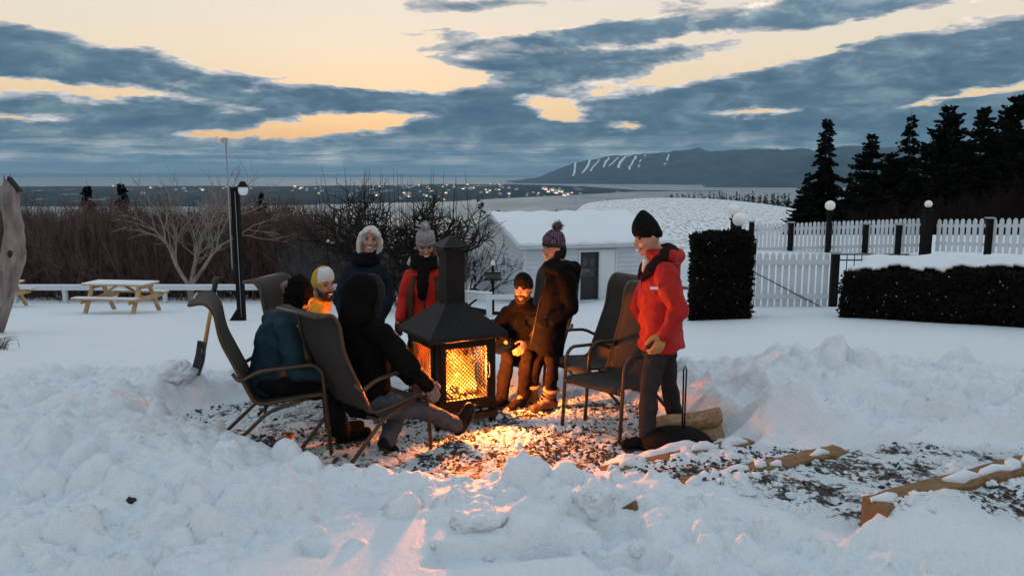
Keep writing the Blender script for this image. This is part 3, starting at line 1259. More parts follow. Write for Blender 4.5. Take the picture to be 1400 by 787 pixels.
# ---- tall post with jar lamp and siren pole
p = hit(331, 438)
pt = thing('lamp_post', 'dark wooden lamp post with a glass jar lamp and a tall siren pole', 'post', p)
d0 = p.y
top = at(321, 256, d0) - p
MB().beam((0, 0, -.2), tuple(top), .15, .15, (0, 1, 0)).build('post', M_DARKPOST, pt)
MB().prism([(-.30, -.07, -.05), (-.05, -.07, .0), (-.05, -.07, .32)], (0, .12, 0)).build('brace', M_DARKPOST, pt)
a, b = at(318, 330, d0) - p, at(311, 196, d0) - p
MB().tube([a + Vector((0, -.10, -.6)), a + Vector((0, -.10, 0)), b + Vector((0, -.1, 0))], .016).build('siren_pole', mat('grey_pipe', (.25, .27, .30), .5, metal=.4), pt)
sy = thing_loc = b + Vector((-.02, -.1, .05))
si = MB().box(sy, (.09, .10, .12)).build('siren', mat('siren_grey', (.35, .34, .33), .5), pt)
MB().ell([(sy + Vector((-.04, 0, 0)), (0, .03, 0), (0, 0, .03)), (sy + Vector((-.10, -.02, .01)), (0, .05, 0), (0, 0, .05)), (sy + Vector((-.15, -.03, .01)), (0, .085, 0), (0, 0, .085))]).build('horn', mat('siren_white', (.7, .68, .65), .5), si)
j = at(332, 258, d0) - p
MB().tube([top + Vector((0, 0, -.12)), top + Vector((.10, 0, -.08)), j + Vector((0, 0, .12))], .016).build('lamp_arm', M_IRON, pt)
MB().ell([(j + Vector((0, 0, .16)), (.045, 0, 0), (0, .045, 0)), (j + Vector((0, 0, .07)), (.10, 0, 0), (0, .10, 0)), (j + Vector((0, 0, .04)), (.11, 0, 0), (0, .11, 0))]).build('lamp_cap', M_IRON, pt)
MB().ell([(j + Vector((0, 0, .04)), (.095, 0, 0), (0, .095, 0)), (j + Vector((0, 0, -.04)), (.11, 0, 0), (0, .11, 0)), (j + Vector((0, 0, -.11)), (.09, 0, 0), (0, .09, 0)), (j + Vector((0, 0, -.14)), (.05, 0, 0), (0, .05, 0))]).build('lamp_jar', mat('jar_glass', (.72, .76, .78), .15), pt)
R1, R2 = at(331, 436, d0) - p, at(323, 262, d0) - p
MB().tube([R1 + Vector((.02, -.09, .05)), R2 + Vector((0, -.09, 0))], .008, 5).build('cable', mat('grey_pipe', (.25, .27, .3)), pt)


# ---- picnic tables
def picnic(label, loc, rz):
    t = thing('picnic_table', label, 'table', loc, rz, 'picnic tables on the lawn')
    L = 1.75
    for k in range(4):
        MB().box((0, -.27 + .18 * k, .74), (L, .165, .04)).build('top_plank', M_PINE, t)
    MB().box((0, 0, .772), (L - .02, .72, .022)).build('snow_layer', SNOW, t)
    for s in (-1, 1):
        bz = MB().box((0, s * .68, .43), (L, .24, .04)).build('bench_plank', M_PINE, t)
        MB().box((0, s * .68, .460), (L - .02, .225, .018)).build('snow_layer', SNOW, t)
        ex = s * (L / 2 - .22)
        for q in (-1, 1):
            MB().beam((ex, q * .62, -.06), (ex, q * .20, .72), .04, .11, (1, 0, 0)).build('leg', M_PINE, t)
        MB().beam((ex + .045, -.80, .37), (ex + .045, .80, .37), .04, .12).build('cross_beam', M_PINE, t)
        MB().beam((ex + .045, -.34, .675), (ex + .045, .34, .675), .04, .08).build('top_cleat', M_PINE, t)
        MB().beam((ex - s * .02, 0, .38), (s * .10, 0, .69), .04, .09, (0, 1, 0)).build('brace', M_PINE, t)
    return t


p = hit(160, 428)
picnic('wooden picnic table with a dusting of snow in front of the rail fence', (p.x, p.y + .3, p.z), math.radians(-7))
p = hit(-10, 420)
picnic('wooden picnic table half hidden behind the dead trunk at the left edge', (p.x - .15, p.y + .2, p.z), math.radians(-5))

# ---- picket fences on the terrace
PICKET = {}


def picket_mesh(w, h, th):
    k = (round(w, 3), round(h, 3))
    if k not in PICKET:
        pts = [(-w / 2, 0, 0), (w / 2, 0, 0), (w / 2, 0, h - w * .55), (w * .28, 0, h - w * .18), (0, 0, h), (-w * .28, 0, h - w * .18), (-w / 2, 0, h - w * .55)]
        PICKET[k] = MB().prism(pts, (0, th, 0)).mesh('picket')
        PICKET[k].materials.append(M_WHITE)
    return PICKET[k]


def picket_fence(label, A, B, h, pitch, w, posts, post_h=None, post_w=.13):
    A, B = Vector(A), Vector(B)
    t = thing('picket_fence', label, 'fence', A)
    d = B - A
    L = d.length
    ang = math.atan2(d.y, d.x)
    n = int(L / pitch)
    R = random.Random(int(L * 100))
    me = picket_mesh(w, h, .02)
    for i in range(n):
        o = bpy.data.objects.new('picket', me)
        COL.objects.link(o)
        o.parent = t
        o.location = d * ((i + .5) / n) + Vector((0, 0, R.uniform(-.008, .008)))
        o.rotation_euler = (0, R.uniform(-.012, .012), ang)
    nrm = Vector((-math.sin(ang), math.cos(ang), 0))
    for zz in (.22, h - .20):
        MB().beam(Vector((0, 0, zz)) + nrm * .04, d + Vector((0, 0, zz)) + nrm * .04, .035, .09).build('rail', M_WHITE, t)
    for f in posts:
        q = d * f - nrm * .055
        o = MB().box((q.x, q.y, (post_h or h + .06) / 2 - .35), (post_w, post_w, (post_h or h + .06) + .7)).build('post', M_DARKPOST, t)
        MB().box((q.x, q.y, (post_h or h + .06) + .02), (post_w + .06, post_w + .06, .035)).build('post_cap', mat('grey_cap', (.32, .33, .34), .7), o)
    return t


def tp(px, d, py):
    return at(px, py, d)


A, B = tp(1026, 25.0, 350), tp(1268, 23.2, 345)
picket_fence('white picket fence with dark posts behind the gate, far run', A, B, 1.02, .118, .088, [0, .235, .455, .66, .84])
A2, B2 = tp(1277, 22.6, 343), tp(1440, 19.2, 349)
picket_fence('white picket fence on the right behind the long hedge, near run', A2, B2, .92, .19, .125, [.50], 1.02)


def globe_lamp(label, px, py, d, r, base, pw=.13):
    c = at(px, py, d)
    g = thing('globe_lamp', label, 'lamp', (c.x, c.y, base), 0, 'globe lamps on the garden fence')
    h = c.z - base
    MB().box((0, 0, (h - r - .10) / 2), (pw, pw, h - r - .10)).build('post', M_DARKPOST, g)
    MB().box((0, 0, h - r - .08), (pw + .07, pw + .07, .04)).build('post_cap', M_DARKPOST, g)
    MB().ell([((0, 0, h - r - .06), (.06, 0, 0), (0, .06, 0)), ((0, 0, h - r + .03), (.05, 0, 0), (0, .05, 0))]).build('holder', M_IRON, g)
    MB().sphere((0, 0, h), r, 24, 16).build('globe', M_GLOBE, g)
    return g


globe_lamp('white globe lamp on a post in the middle of the far picket fence', 1135, 281, 24.0, .15, -.6, .12)
globe_lamp('white globe lamp on the thick dark corner post of the picket fence', 1269.5, 279, 22.7, .105, -.5, .24)
globe_lamp('larger white globe lamp just behind the tall cedar hedge', 1011, 300, 17.3, .15, gz(4.9, 17.3))
globe_lamp('white globe lamp partly hidden behind the larger globe by the cedar hedge', 1004, 287, 20.0, .15, gz(5.6, 20))

# ---- gate
Gd = 18.9
ga, gb = at(1022, 424, Gd), at(1131, 426, Gd)
gt = thing('garden_gate', 'white picket garden gate with diagonal cable beside the cedar hedge', 'gate', ga)
dg = gb - ga
gme = picket_mesh(.115, 1.36, .022)
R = random.Random(3)
for i in range(12):
    o = bpy.data.objects.new('picket', gme)
    COL.objects.link(o)
    o.parent = gt
    o.location = Vector((dg.x * (i + .5) / 12, 0, .04 + R.uniform(-.006, .006)))
for zz in (.34, 1.17):
    MB().box((dg.x / 2, -.025, zz), (dg.x, .04, .13)).build('rail', M_WHITE, gt)
MB().tube([(.02, -.06, .98), (dg.x, -.06, .0)], .012, 6).build('cable', M_IRON, gt)
MB().box((dg.x / 2, -.05, -.05), (dg.x + .1, .16, .16)).build('threshold', M_WHITE, gt)
p = at(1137.5, 426, Gd)
gp_ = thing('gate_post', 'dark gate post with a pale cap right of the white gate', 'post', p)
MB().box((0, 0, .62), (.15, .15, 1.6)).build('post', M_DARKPOST, gp_)
MB().box((0, 0, 1.44), (.20, .20, .05)).build('post_cap', mat('grey_cap', (.32, .33, .34)), gp_)
p = at(1025, 426, Gd + .1)
gq_ = thing('gate_post', 'dark gate post between the cedar hedge and the white gate', 'post', p)
MB().box((0, 0, .75), (.15, .15, 1.9)).build('post', M_DARKPOST, gq_)
MB().box((0, 0, 1.72), (.20, .20, .05)).build('post_cap', mat('grey_cap', (.32, .33, .34)), gq_)
p = at(1146, 424, Gd + .25)
mg = thing('metal_gate', 'thin black metal gate between the gate post and the long hedge', 'gate', p)
for zz in (.0, 1.22, 1.36):
    MB().box((.8, 0, zz + .02), (1.7, .03, .03)).build('bar', M_IRON, mg)
for k in range(10):
    MB().tube([(-.04 + .18 * k, 0, .02), (-.04 + .18 * k, 0, 1.38)], .011, 6).build('rod', M_IRON, mg)


# ---- hedges
def leaf_cloud(pts, nrm, size, R):
    """one two-triangle spray per point"""
    n = len(pts)
    a = R.normal(size=(n, 3))
    a = a + nrm * .6
    a /= np.linalg.norm(a, axis=1)[:, None]
    t = np.cross(a, R.normal(size=(n, 3)))
    t /= np.linalg.norm(t, axis=1)[:, None]
    s = size * R.uniform(.6, 1.4, size=(n, 1))
    V = np.stack([pts - t * s * .35, pts + a * s * .5 - t * s * .12, pts + a * s * 1.1, pts + a * s * .5 + t * s * .45], 1).reshape(-1, 3)
    F = np.arange(4 * n).reshape(n, 4)
    return V, F


def hedge(name, label, A, B, width, h, n, size, snow_cut, cat, sag=.0, snowy=True):
    """hedge along A-B (front base line), depth width away from the viewer"""
    Rg = np.random.default_rng(n)
    A, B = Vector(A), Vector(B)
    t = thing(name, label, cat, A)
    d = B - A
    L = d.length
    dn = d.normalized()
    back = Vector((-dn.y, dn.x, 0))
    if back.y < 0:
        back = -back
    fo = np.array(d)
    bk = np.array(back)

    def P(s, w, z):
        s, w, z = np.broadcast_arrays(s, w, z)
        bul = .30 * fbm(s * 1.6, w * 2 + z * 1.8, oct=4, seed=n % 97)
        return s[..., None] / L * fo + (w + bul)[..., None] * bk + np.stack([0 * z, 0 * z, z + .30 * fbm(s * 1.3, w * 1.3, oct=4, seed=n % 89) * np.clip(z / h, 0, 1)], -1)
    k = n
    f = Rg.random(k)
    s = Rg.uniform(0, L, k)
    w = np.where(f < .5, np.abs(Rg.normal(0, .05, k)), Rg.uniform(0, width, k))
    z = np.where(f < .5, Rg.uniform(-.1, h, k), h - np.abs(Rg.normal(0, .05, k)))
    e = Rg.random(k) < .22
    s = np.where(e, np.where(Rg.random(k) < .5, np.abs(Rg.normal(0, .05, k)), L - np.abs(Rg.normal(0, .05, k))), s)
    w = np.where(e, Rg.uniform(0, width, k), w)
    z = np.where(e, Rg.uniform(-.1, h, k), z)
    pts = P(s, w, z)
    nr = np.where((f < .5)[:, None], -bk, np.array((0, 0, 1.0)))
    V, F = leaf_cloud(pts, nr, size, Rg)
    me = mesh_np('foliage', V, F)
    link('foliage', me, M_HEDGE, t)
    c = MB()
    rs = []
    for i in range(13):
        q = d * (.012 + .976 * i / 12)
        rs.append([q + back * a + Vector((0, 0, zz)) for (a, zz) in ((.16, -.2), (.14, h * .5), (.18, h - .18), (width - .18, h - .18), (width - .1, -.2))])
    c.rings(rs)
    c.build('core', mat('hedge_core', (.006, .006, .005), 1.0), t)
    # snow lying on the clipped top, with holes where twigs poke through
    if snowy:
        ns, nw = max(8, int(L / .06)), max(6, int(width / .06))
        S, Wd = np.meshgrid(np.linspace(.02, L - .02, ns), np.linspace(.02, width, nw))
        zt = np.full_like(S, h + .03) + .07 * fbm(S * 3, Wd * 3, oct=4, seed=44) + sag * np.sin(np.pi * np.clip(Wd / width, 0, 1)) + .05 * np.sin(np.pi * np.clip(Wd / width, 0, 1))
        zt = zt - .16 * sstep(.10, .0, Wd)
        PV = P(S, Wd - .03, zt)
        keep = fbm(S * 4.0, Wd * 4.0, oct=4, seed=33) + .9 * sstep(0, .5, Wd) - snow_cut > 0
        idx = np.arange(ns * nw).reshape(nw, ns)
        F = np.stack([idx[:-1, :-1], idx[:-1, 1:], idx[1:, 1:], idx[1:, :-1]], -1)
        F = F[keep[:-1, :-1]]
        me = mesh_np('snow_cap', PV.reshape(-1, 3), F.reshape(-1, 4))
        smooth(me)
        o = link('snow_cap', me, SNOW, t)
        sm = o.modifiers.new('thick', 'SOLIDIFY')
        sm.thickness = .05
    # snow crumbs caught in the face
    k = int(L * h * 14)
    s = Rg.uniform(0, L, k)
    pts = P(s, np.full(k, -.03), Rg.uniform(0, h, k) ** 1.0)
    mb = MB()
    for q in pts:
        mb.sphere(q, (Rg.uniform(.004, .018), .012, Rg.uniform(.004, .012)), 5, 4)
    o = mb.build('snow_crumb', SNOW, t)
    o['kind'] = 'stuff'
    return t


p0, p1 = hit(946, 439), hit(1024, 436)
hedge('cedar_hedge', 'tall dark cedar hedge column beside the white gate', p0, p1, 1.1, 1.62, 15000, .10, .30, 'hedge', 0, False)
p0, p1 = Vector((6.62, 15.7, gz(6.62, 15.7) - .05)), Vector((10.4, 12.0, gz(10.4, 12.0) - .05))
hedge('clipped_hedge', 'long low clipped hedge with snow on top at the right edge', p0, p1, 2.3, .95, 30000, .085, .52, 'hedge', .16)
# ================================================================== trees
def conifer_meshes(seed, whorls, r0, droop, dens, pine=False):
    """unit-height conifer: trunk + boughs of many needle sprays"""
    R = np.random.default_rng(seed)
    tr = MB().tube([(0, 0, -.03), (.004, 0, .4), (0, .004, .8), (0, 0, 1.0)], [.018, .013, .007, .001], 6)
    V = []
    for w in range(whorls):
        f = min(.985, max(0, (w + R.uniform(-.9, .9)) / whorls))
        z = .06 + .93 * f
        rad = r0 * (1 - f) ** (.8 if not pine else .55) * R.uniform(.75, 1.15) + .012
        nb = int(5 + 4 * (1 - f))
        for b in range(nb):
            a = R.uniform(0, 2 * math.pi)
            L = rad * R.uniform(.45, 1.25)
            zj = R.uniform(-.5, .5) / whorls
            ns = max(4, int(dens * L / r0) + 3)
            t = (np.arange(ns) + R.random(ns)) / ns
            dx, dy = math.cos(a), math.sin(a)
            px = dx * L * t
            py = dy * L * t
            pz = z + zj - droop * L * t + (.45 * droop + (.25 if pine else 0)) * L * t * t
            sz = (.030 + .035 * (1 - f)) * (1.15 - .5 * t) * (1.3 if pine else 1.0)
            for i in range(ns):
                c = np.array((px[i], py[i], pz[i]))
                for s in (-1, 1):
                    out = np.array((dx * .7 - s * dy * R.uniform(.4, 1.1), dy * .7 + s * dx * R.uniform(.4, 1.1), R.uniform(-.45, .25) + (.5 if pine else 0)))
                    out /= np.linalg.norm(out)
                    side = np.cross(out, R.normal(size=3))
                    side /= np.linalg.norm(side) + 1e-9
                    q = sz[i] * R.uniform(.7, 1.3)
                    V.append([c - side * q * .18, c + out * q * .55 - side * q * .30, c + out * q * 1.1, c + out * q * .5 + side * q * .30])
    V = np.array(V).reshape(-1, 3)
    F = np.arange(len(V)).reshape(-1, 4)
    fo = mesh_np('crown', V, F)
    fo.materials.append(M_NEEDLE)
    tm = tr.mesh('trunk')
    tm.materials.append(M_DKBARK)
    return tm, fo


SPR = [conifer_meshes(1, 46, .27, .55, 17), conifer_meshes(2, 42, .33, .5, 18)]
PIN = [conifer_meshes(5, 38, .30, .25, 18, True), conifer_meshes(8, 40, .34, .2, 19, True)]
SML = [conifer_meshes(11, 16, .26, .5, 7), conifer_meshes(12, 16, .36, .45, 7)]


def conifer(name, label, ms, px, ytop, d, wide=1.0, group=None, rot=0.0, ground=None):
    x = (px - 700) / FPX * d
    top = at(px, ytop, d)
    zb = gh(top.x, d) if ground is None else ground
    h = top.z - zb
    t = thing(name, label, 'tree', (top.x, d, zb), rot, group)
    for nm, m in (('trunk', ms[0]), ('crown', ms[1])):
        o = link(nm, m, None, t)
        o.scale = (h * wide, h * wide, h)
    return t


conifer('spruce_tree', 'tall pointed dark spruce standing alone left of the tree group', SPR[0], 1132, 156, 56, .80, rot=.4)
conifer('spruce_tree', 'short dark spruce skirt at the foot of the tall lone spruce', SPR[1], 1105, 232, 55, .8, rot=2)
RG = 'dark conifers behind the picket fence'
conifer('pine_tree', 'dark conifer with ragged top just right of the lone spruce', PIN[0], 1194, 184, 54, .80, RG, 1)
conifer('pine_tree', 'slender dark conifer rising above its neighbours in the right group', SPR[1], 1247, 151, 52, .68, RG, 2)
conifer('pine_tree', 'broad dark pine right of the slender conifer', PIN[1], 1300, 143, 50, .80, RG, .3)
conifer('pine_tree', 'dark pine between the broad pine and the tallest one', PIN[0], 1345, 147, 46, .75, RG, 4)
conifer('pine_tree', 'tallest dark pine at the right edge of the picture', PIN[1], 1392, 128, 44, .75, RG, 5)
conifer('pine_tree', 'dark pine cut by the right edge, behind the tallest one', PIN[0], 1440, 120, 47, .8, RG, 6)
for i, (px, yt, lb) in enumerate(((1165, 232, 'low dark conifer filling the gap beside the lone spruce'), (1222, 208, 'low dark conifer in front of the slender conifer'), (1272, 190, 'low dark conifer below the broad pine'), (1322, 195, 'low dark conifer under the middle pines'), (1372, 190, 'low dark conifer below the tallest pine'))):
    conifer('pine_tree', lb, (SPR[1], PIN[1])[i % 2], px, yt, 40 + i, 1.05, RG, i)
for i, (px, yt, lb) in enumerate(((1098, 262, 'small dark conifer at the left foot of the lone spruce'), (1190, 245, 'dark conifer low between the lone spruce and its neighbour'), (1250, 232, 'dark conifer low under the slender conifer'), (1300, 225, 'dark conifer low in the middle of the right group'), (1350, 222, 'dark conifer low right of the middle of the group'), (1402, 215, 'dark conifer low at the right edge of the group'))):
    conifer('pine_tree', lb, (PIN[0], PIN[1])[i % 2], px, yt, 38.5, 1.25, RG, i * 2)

# left side: conifers among the thicket
for px, yt, d, w, lb in ((118, 246, 48, .55, 'small pointed fir top above the left thicket, leftmost'), (165, 243, 47, .55, 'small pointed fir top above the left thicket, second from left'), (357, 259, 33, .62, 'dark bushy fir just right of the lamp post'), (393, 280, 36, .6, 'low dark fir beside the bushy fir'),
                         (272, 286, 42, .5, 'thin dark fir behind the spreading bare tree'), (657, 271, 75, .55, 'small dark fir standing above the shed roof, left of the pair'), (678, 286, 78, .6, 'smallest dark fir above the shed roof, right of the pair')):
    conifer('fir_tree', lb, SML[1] if d > 60 else SPR[0], px, yt, d, w, None, px)
# little trees along the far edge of the field
R = random.Random(21)
for i in range(12):
    px = 762 + i * 7 + R.uniform(-2, 2)
    yt = 288 - i * 1.1 - R.uniform(0, 5)
    conifer('field_tree', 'tiny dark conifer on the left brow of the stubble field', SML[i % 2], px, yt, 150 + R.uniform(-6, 10), .8, 'tiny conifers on the left brow of the field', i)
for i in range(58):
    px = 912 + i * 2.95 + R.uniform(-2, 2)
    yt = 267 - R.uniform(0, 4.5) - (3 if R.random() < .12 else 0)
    conifer('field_tree', 'small dark tree in the row behind the stubble field', SML[i % 2], px, yt, 185 + R.uniform(-10, 30), .65, 'row of small trees behind the field', i)


def grow(mb, R, p, d, L, r, lev, P, store=None):
    segs = P['segs'][min(lev, len(P['segs']) - 1)]
    pts, rads = [p.copy()], [r]
    for i in range(segs):
        d = (d + Vector((R.gauss(0, 1), R.gauss(0, 1), R.gauss(0, 1))) * P['jit'] + Vector((0, 0, P['up'][min(lev, len(P['up']) - 1)]))).normalized()
        p = p + d * (L / segs)
        pts.append(p.copy())
        rads.append(r * (1 - (1 - P['tip']) * (i + 1) / segs))
    mb.tube(pts, rads, P.get('sides', (7, 5, 3))[min(lev, 2)], False)
    if store is not None:
        store.append((lev, pts, rads))
    if lev < P['levels']:
        for k in range(P['kids'][lev]):
            t = R.uniform(P['from'], 1.0) if k else 1.0
            f = t * segs
            i = min(segs - 1, int(f))
            q = pts[i].lerp(pts[i + 1], f - i)
            dd = (pts[i + 1] - pts[i]).normalized()
            ax, ay = frame(dd)
            a = R.uniform(0, 6.283)
            ang = math.radians(P['ang'] * R.uniform(.6, 1.3)) * (1 if k else .5)
            nd = dd * math.cos(ang) + (ax * math.cos(a) + ay * math.sin(a)) * math.sin(ang)
            grow(mb, R, q, nd, L * P['lr'] * R.uniform(.7, 1.2), max(rads[i] * P['rr'], P['minr']), lev + 1, P, store)


def bare_tree(seed, P, h, r):
    R = random.Random(seed)
    mb = MB()
    st = []
    grow(mb, R, Vector((0, 0, -.1)), Vector((R.uniform(-.1, .1), R.uniform(-.1, .1), 1)), h, r, 0, P, st)
    return mb, st


# spreading pale bare tree at the fence, forked low
PT = dict(levels=5, kids=[4, 4, 4, 3, 3], segs=[2, 4, 4, 3, 2], jit=.13, up=[0, .04, .05, .07, .07, .05], tip=.6, ang=40, lr=.74, rr=.68, minr=.009, **{'from': .35})
p = hit(262, 413)
bt = thing('bare_tree', 'pale wide spreading bare tree in front of the thicket', 'tree', p)
mb = MB()
R = random.Random(4)
for dx_, L_, dy_ in ((-.75, 1.9, .1), (.62, 1.9, -.05), (-.1, 1.7, .3), (.35, 1.5, .4)):
    grow(mb, R, Vector((0, 0, .55)), Vector((dx_, dy_, .95)).normalized(), L_, .085, 1, PT)
mb.build('crown', M_PALE, bt)
MB().tube([(0, 0, -.2), (0, 0, .3), (-.02, 0, .62)], [.16, .13, .11], 8).build('trunk', M_PALE, bt)
# taller bare trees, in three kinds
PB = dict(levels=4, kids=[5, 4, 4, 3], segs=[4, 3, 3, 2], jit=.12, up=[.02, .10, .10, .08], tip=.55, ang=36, lr=.52, rr=.5, minr=.010, **{'from': .3})
BT = []
for s in (31, 32, 33):
    m_, st_ = bare_tree(s, PB, 3.0, .07)
    BT.append(m_.mesh('branches'))
spots = [(40, 33, 1.15, M_TWIG), (95, 35, 1.2, M_PALE), (125, 31, 1.05, M_TWIG), (150, 34, 1.2, M_TWIG), (185, 36, 1.25, M_PALE), (215, 32, 1.1, M_TWIG), (240, 38, 1.35, M_TWIG), (300, 33, 1.15, M_PALE), (320, 37, 1.3, M_TWIG), (345, 30, 1.0, M_TWIG), (375, 34, 1.1, M_PALE), (405, 31, 1.0, M_TWIG), (430, 35, 1.1, M_TWIG), (60, 38, 1.3, M_TWIG), (280, 40, 1.4, M_TWIG)]
ordn = ['first', 'second', 'third', 'fourth', 'fifth', 'sixth', 'seventh', 'eighth', 'ninth', 'tenth', 'eleventh', 'twelfth', 'thirteenth', 'fourteenth', 'fifteenth']
rank = {i: k for k, i in enumerate(sorted(range(len(spots)), key=lambda i: spots[i][0]))}
BTM = {}
for i, (px, d, s, m_) in enumerate(spots):
    g = gp(px, d)
    t = thing('bare_tree', 'upright bare tree in the thicket, %s from the left' % ordn[rank[i]], 'tree', (g.x, d, g.z), i * 1.3, 'upright bare trees in the thicket')
    key = (i % 3, m_.name)
    if key not in BTM:
        BTM[key] = BT[i % 3].copy()
        BTM[key].materials.append(m_)
    o = link('branches', BTM[key], None, t)
    zt = at(px, 268 + (i * 29) % 30, d).z - g.z
    k_ = zt / 4.6
    o.scale = (k_ * .9, k_ * .9, k_)


def thicket(name, label, n, xr, yr, top, mt, seed, hmin=.7):
    """brush no one could count: shrubs of thin stems, one object"""
    R = random.Random(seed)
    tpl = []
    PS = dict(sides=(3, 3, 3), levels=3, kids=[4, 4, 4], segs=[3, 2, 1], jit=.18, up=[.06, .12, .10], tip=.5, ang=30, lr=.55, rr=.6, minr=.0026, **{'from': .2})
    for s in range(5):
        mb = MB()
        rr = random.Random(seed * 10 + s)
        for k in range(5):
            grow(mb, rr, Vector((rr.gauss(0, .15), rr.gauss(0, .15), -.05)), Vector((rr.gauss(0, .35), rr.gauss(0, .35), 1)).normalized(), .5, .0065, 0, PS)
        V = np.array(mb.v)
        V[:, 2] /= V[:, 2].max()
        tpl.append((V, np.array(mb.f)))
    VS, FS, off = [], [], 0
    for i in range(n):
        V, F = tpl[i % 5]
        d = R.uniform(*yr)
        px = R.uniform(*xr)
        g = gp(px, d)
        zt = at(px, top(px) + R.uniform(0, 26), d).z
        h = max(hmin, zt - g.z)
        a = R.uniform(0, 6.28)
        k = h * R.uniform(.8, 1.2)
        c, s_ = math.cos(a), math.sin(a)
        W_ = np.stack([g.x + (V[:, 0] * c - V[:, 1] * s_) * k * .75, g.y + (V[:, 0] * s_ + V[:, 1] * c) * k * .75, g.z + V[:, 2] * h], 1)
        VS.append(W_)
        FS.append(F + off)
        off += len(V)
    me = mesh_np(name, np.concatenate(VS), np.concatenate(FS))
    o = link(name, me, mt)
    tag(o, label, 'thicket', kind='stuff')
    return o


thicket('thicket', 'dense brown leafless brush behind the rail fence', 250, (-30, 470), (29.2, 40), lambda px: 262 + 8 * math.sin(px * .03), M_TWIG, 2)
thicket('thicket', 'tangled dark brush under the apple trees', 70, (400, 640), (24.5, 33), lambda px: 312, mat('frosted_twig', (.075, .068, .072), .9, spec=.1, var=.4, vscale=3), 3)
thicket('thicket', 'leafless reddish brush in front of the dark conifers at right', 55, (1150, 1480), (33, 37), lambda px: 275 - (px - 1150) * .18, mat('dark_twig', (.018, .011, .009), .9, spec=.1), 4)

# ---- gnarled apple trees with upright water shoots
PA = dict(levels=4, kids=[5, 5, 5, 4], segs=[2, 5, 5, 4], jit=.30, up=[0, .02, .03, .05], tip=.55, ang=52, lr=.82, rr=.68, minr=.009, **{'from': .3})


def apple(label, px, d, seed, h, r, dirs, shoots, zone, ytop):
    R = random.Random(seed)
    g = gp(px, d)
    t = thing('apple_tree', label, 'tree', g, 0, 'old apple trees behind the standing people')
    mb, st = MB(), []
    fork = Vector((0, 0, h))
    for (dx_, dy_, dz_, L) in dirs:
        grow(mb, R, fork + Vector((0, 0, R.uniform(-.2, .1))), Vector((dx_, dy_, dz_)).normalized(), L, r * .62, 1, PA, st)
    mb.build('crown', M_DKBARK, t)
    MB().tube([(0, 0, -.2), (.04, 0, h * .5), (0, 0, h + .05)], [r * 1.25, r, r * .9], 9).build('trunk', M_DKBARK, t)
    up = []
    for lev, pts, rads in st:
        for q in pts:
            if q.z > h * .95:
                up.append(q)
    R.shuffle(up)
    sm = MB()
    n = 0
    for q in up:
        w = g + q
        pxq = 700 + w.x / (w.y * math.cos(PITCH)) * FPX
        if not zone[0] < pxq < zone[1]:
            continue
        zt = at(pxq, ytop(pxq) + abs(R.gauss(0, 22)), w.y).z - g.z
        if zt < q.z + .15:
            continue
        lean = R.gauss(0, .13)
        sm.tube([q, q + Vector((lean * .4, R.gauss(0, .02), (zt - q.z) * .5)), Vector((q.x + lean, q.y, zt))], [.010, .007, .003], 4, False)
        n += 1
        if n >= shoots:
            break
    o = sm.build('water_shoot', M_DKBARK, t)
    o['kind'] = 'stuff'
    # snow lying on the flatter limbs
    sn = MB()
    for lev, pts, rads in st:
        if lev <= 1:
            for a, b, ra in zip(pts, pts[1:], rads):
                if abs((b - a).normalized().z) < .5 and R.random() < .55:
                    sn.tube([a + Vector((0, 0, ra * .75)), b + Vector((0, 0, ra * .75))], ra * .72, 5)
    if sn.v:
        o = sn.build('snow_strip', SNOW, t)
        o['kind'] = 'stuff'
    return t


apple('old apple tree with upright shoots behind the person in navy', 492, 21.0, 14, 1.55, .16, [(-.95, -.1, .45, 1.0), (-.6, .3, .9, 1.0), (.7, -.2, .6, 1.0), (.2, .5, 1, .9), (-.2, -.6, .9, .8), (.95, .3, .3, .9), (-1, .2, .1, .9)], 26, (425, 565), lambda px: 222 + abs(px - 470) * .12)
apple('old apple tree with a drooping right side behind the person in the red jacket', 592, 22.5, 17, 1.65, .16, [(-.9, 0, .5, .9), (-.4, .4, .9, .9), (.6, -.2, .8, .9), (.95, -.1, .35, 1.1), (.9, -.5, -.1, 1.1), (.1, -.6, .9, .8), (-.8, -.3, .3, .9)], 24, (520, 640), lambda px: 228)
# a third small twiggy shrub whose twigs hang before the shed gable
g = gp(655, 20.5)
t = thing('bare_shrub', 'arching bare shrub with fine twigs in front of the shed gable', 'shrub', g)
mb = MB()
R = random.Random(77)
PZ = dict(levels=4, kids=[4, 4, 3, 2], segs=[4, 4, 3, 2], jit=.2, up=[0, -.02, -.03, .12], tip=.5, ang=42, lr=.62, rr=.6, minr=.007, **{'from': .25})
for dv in ((-.5, 0, 1.3), (.35, -.1, 1.4), (.1, .3, 1.5), (.7, -.2, 1.0)):
    grow(mb, R, Vector((-.45, 0, .05)), Vector(dv).normalized(), 1.25, .035, 0, PZ)
mb.build('branches', M_DKBARK, t)

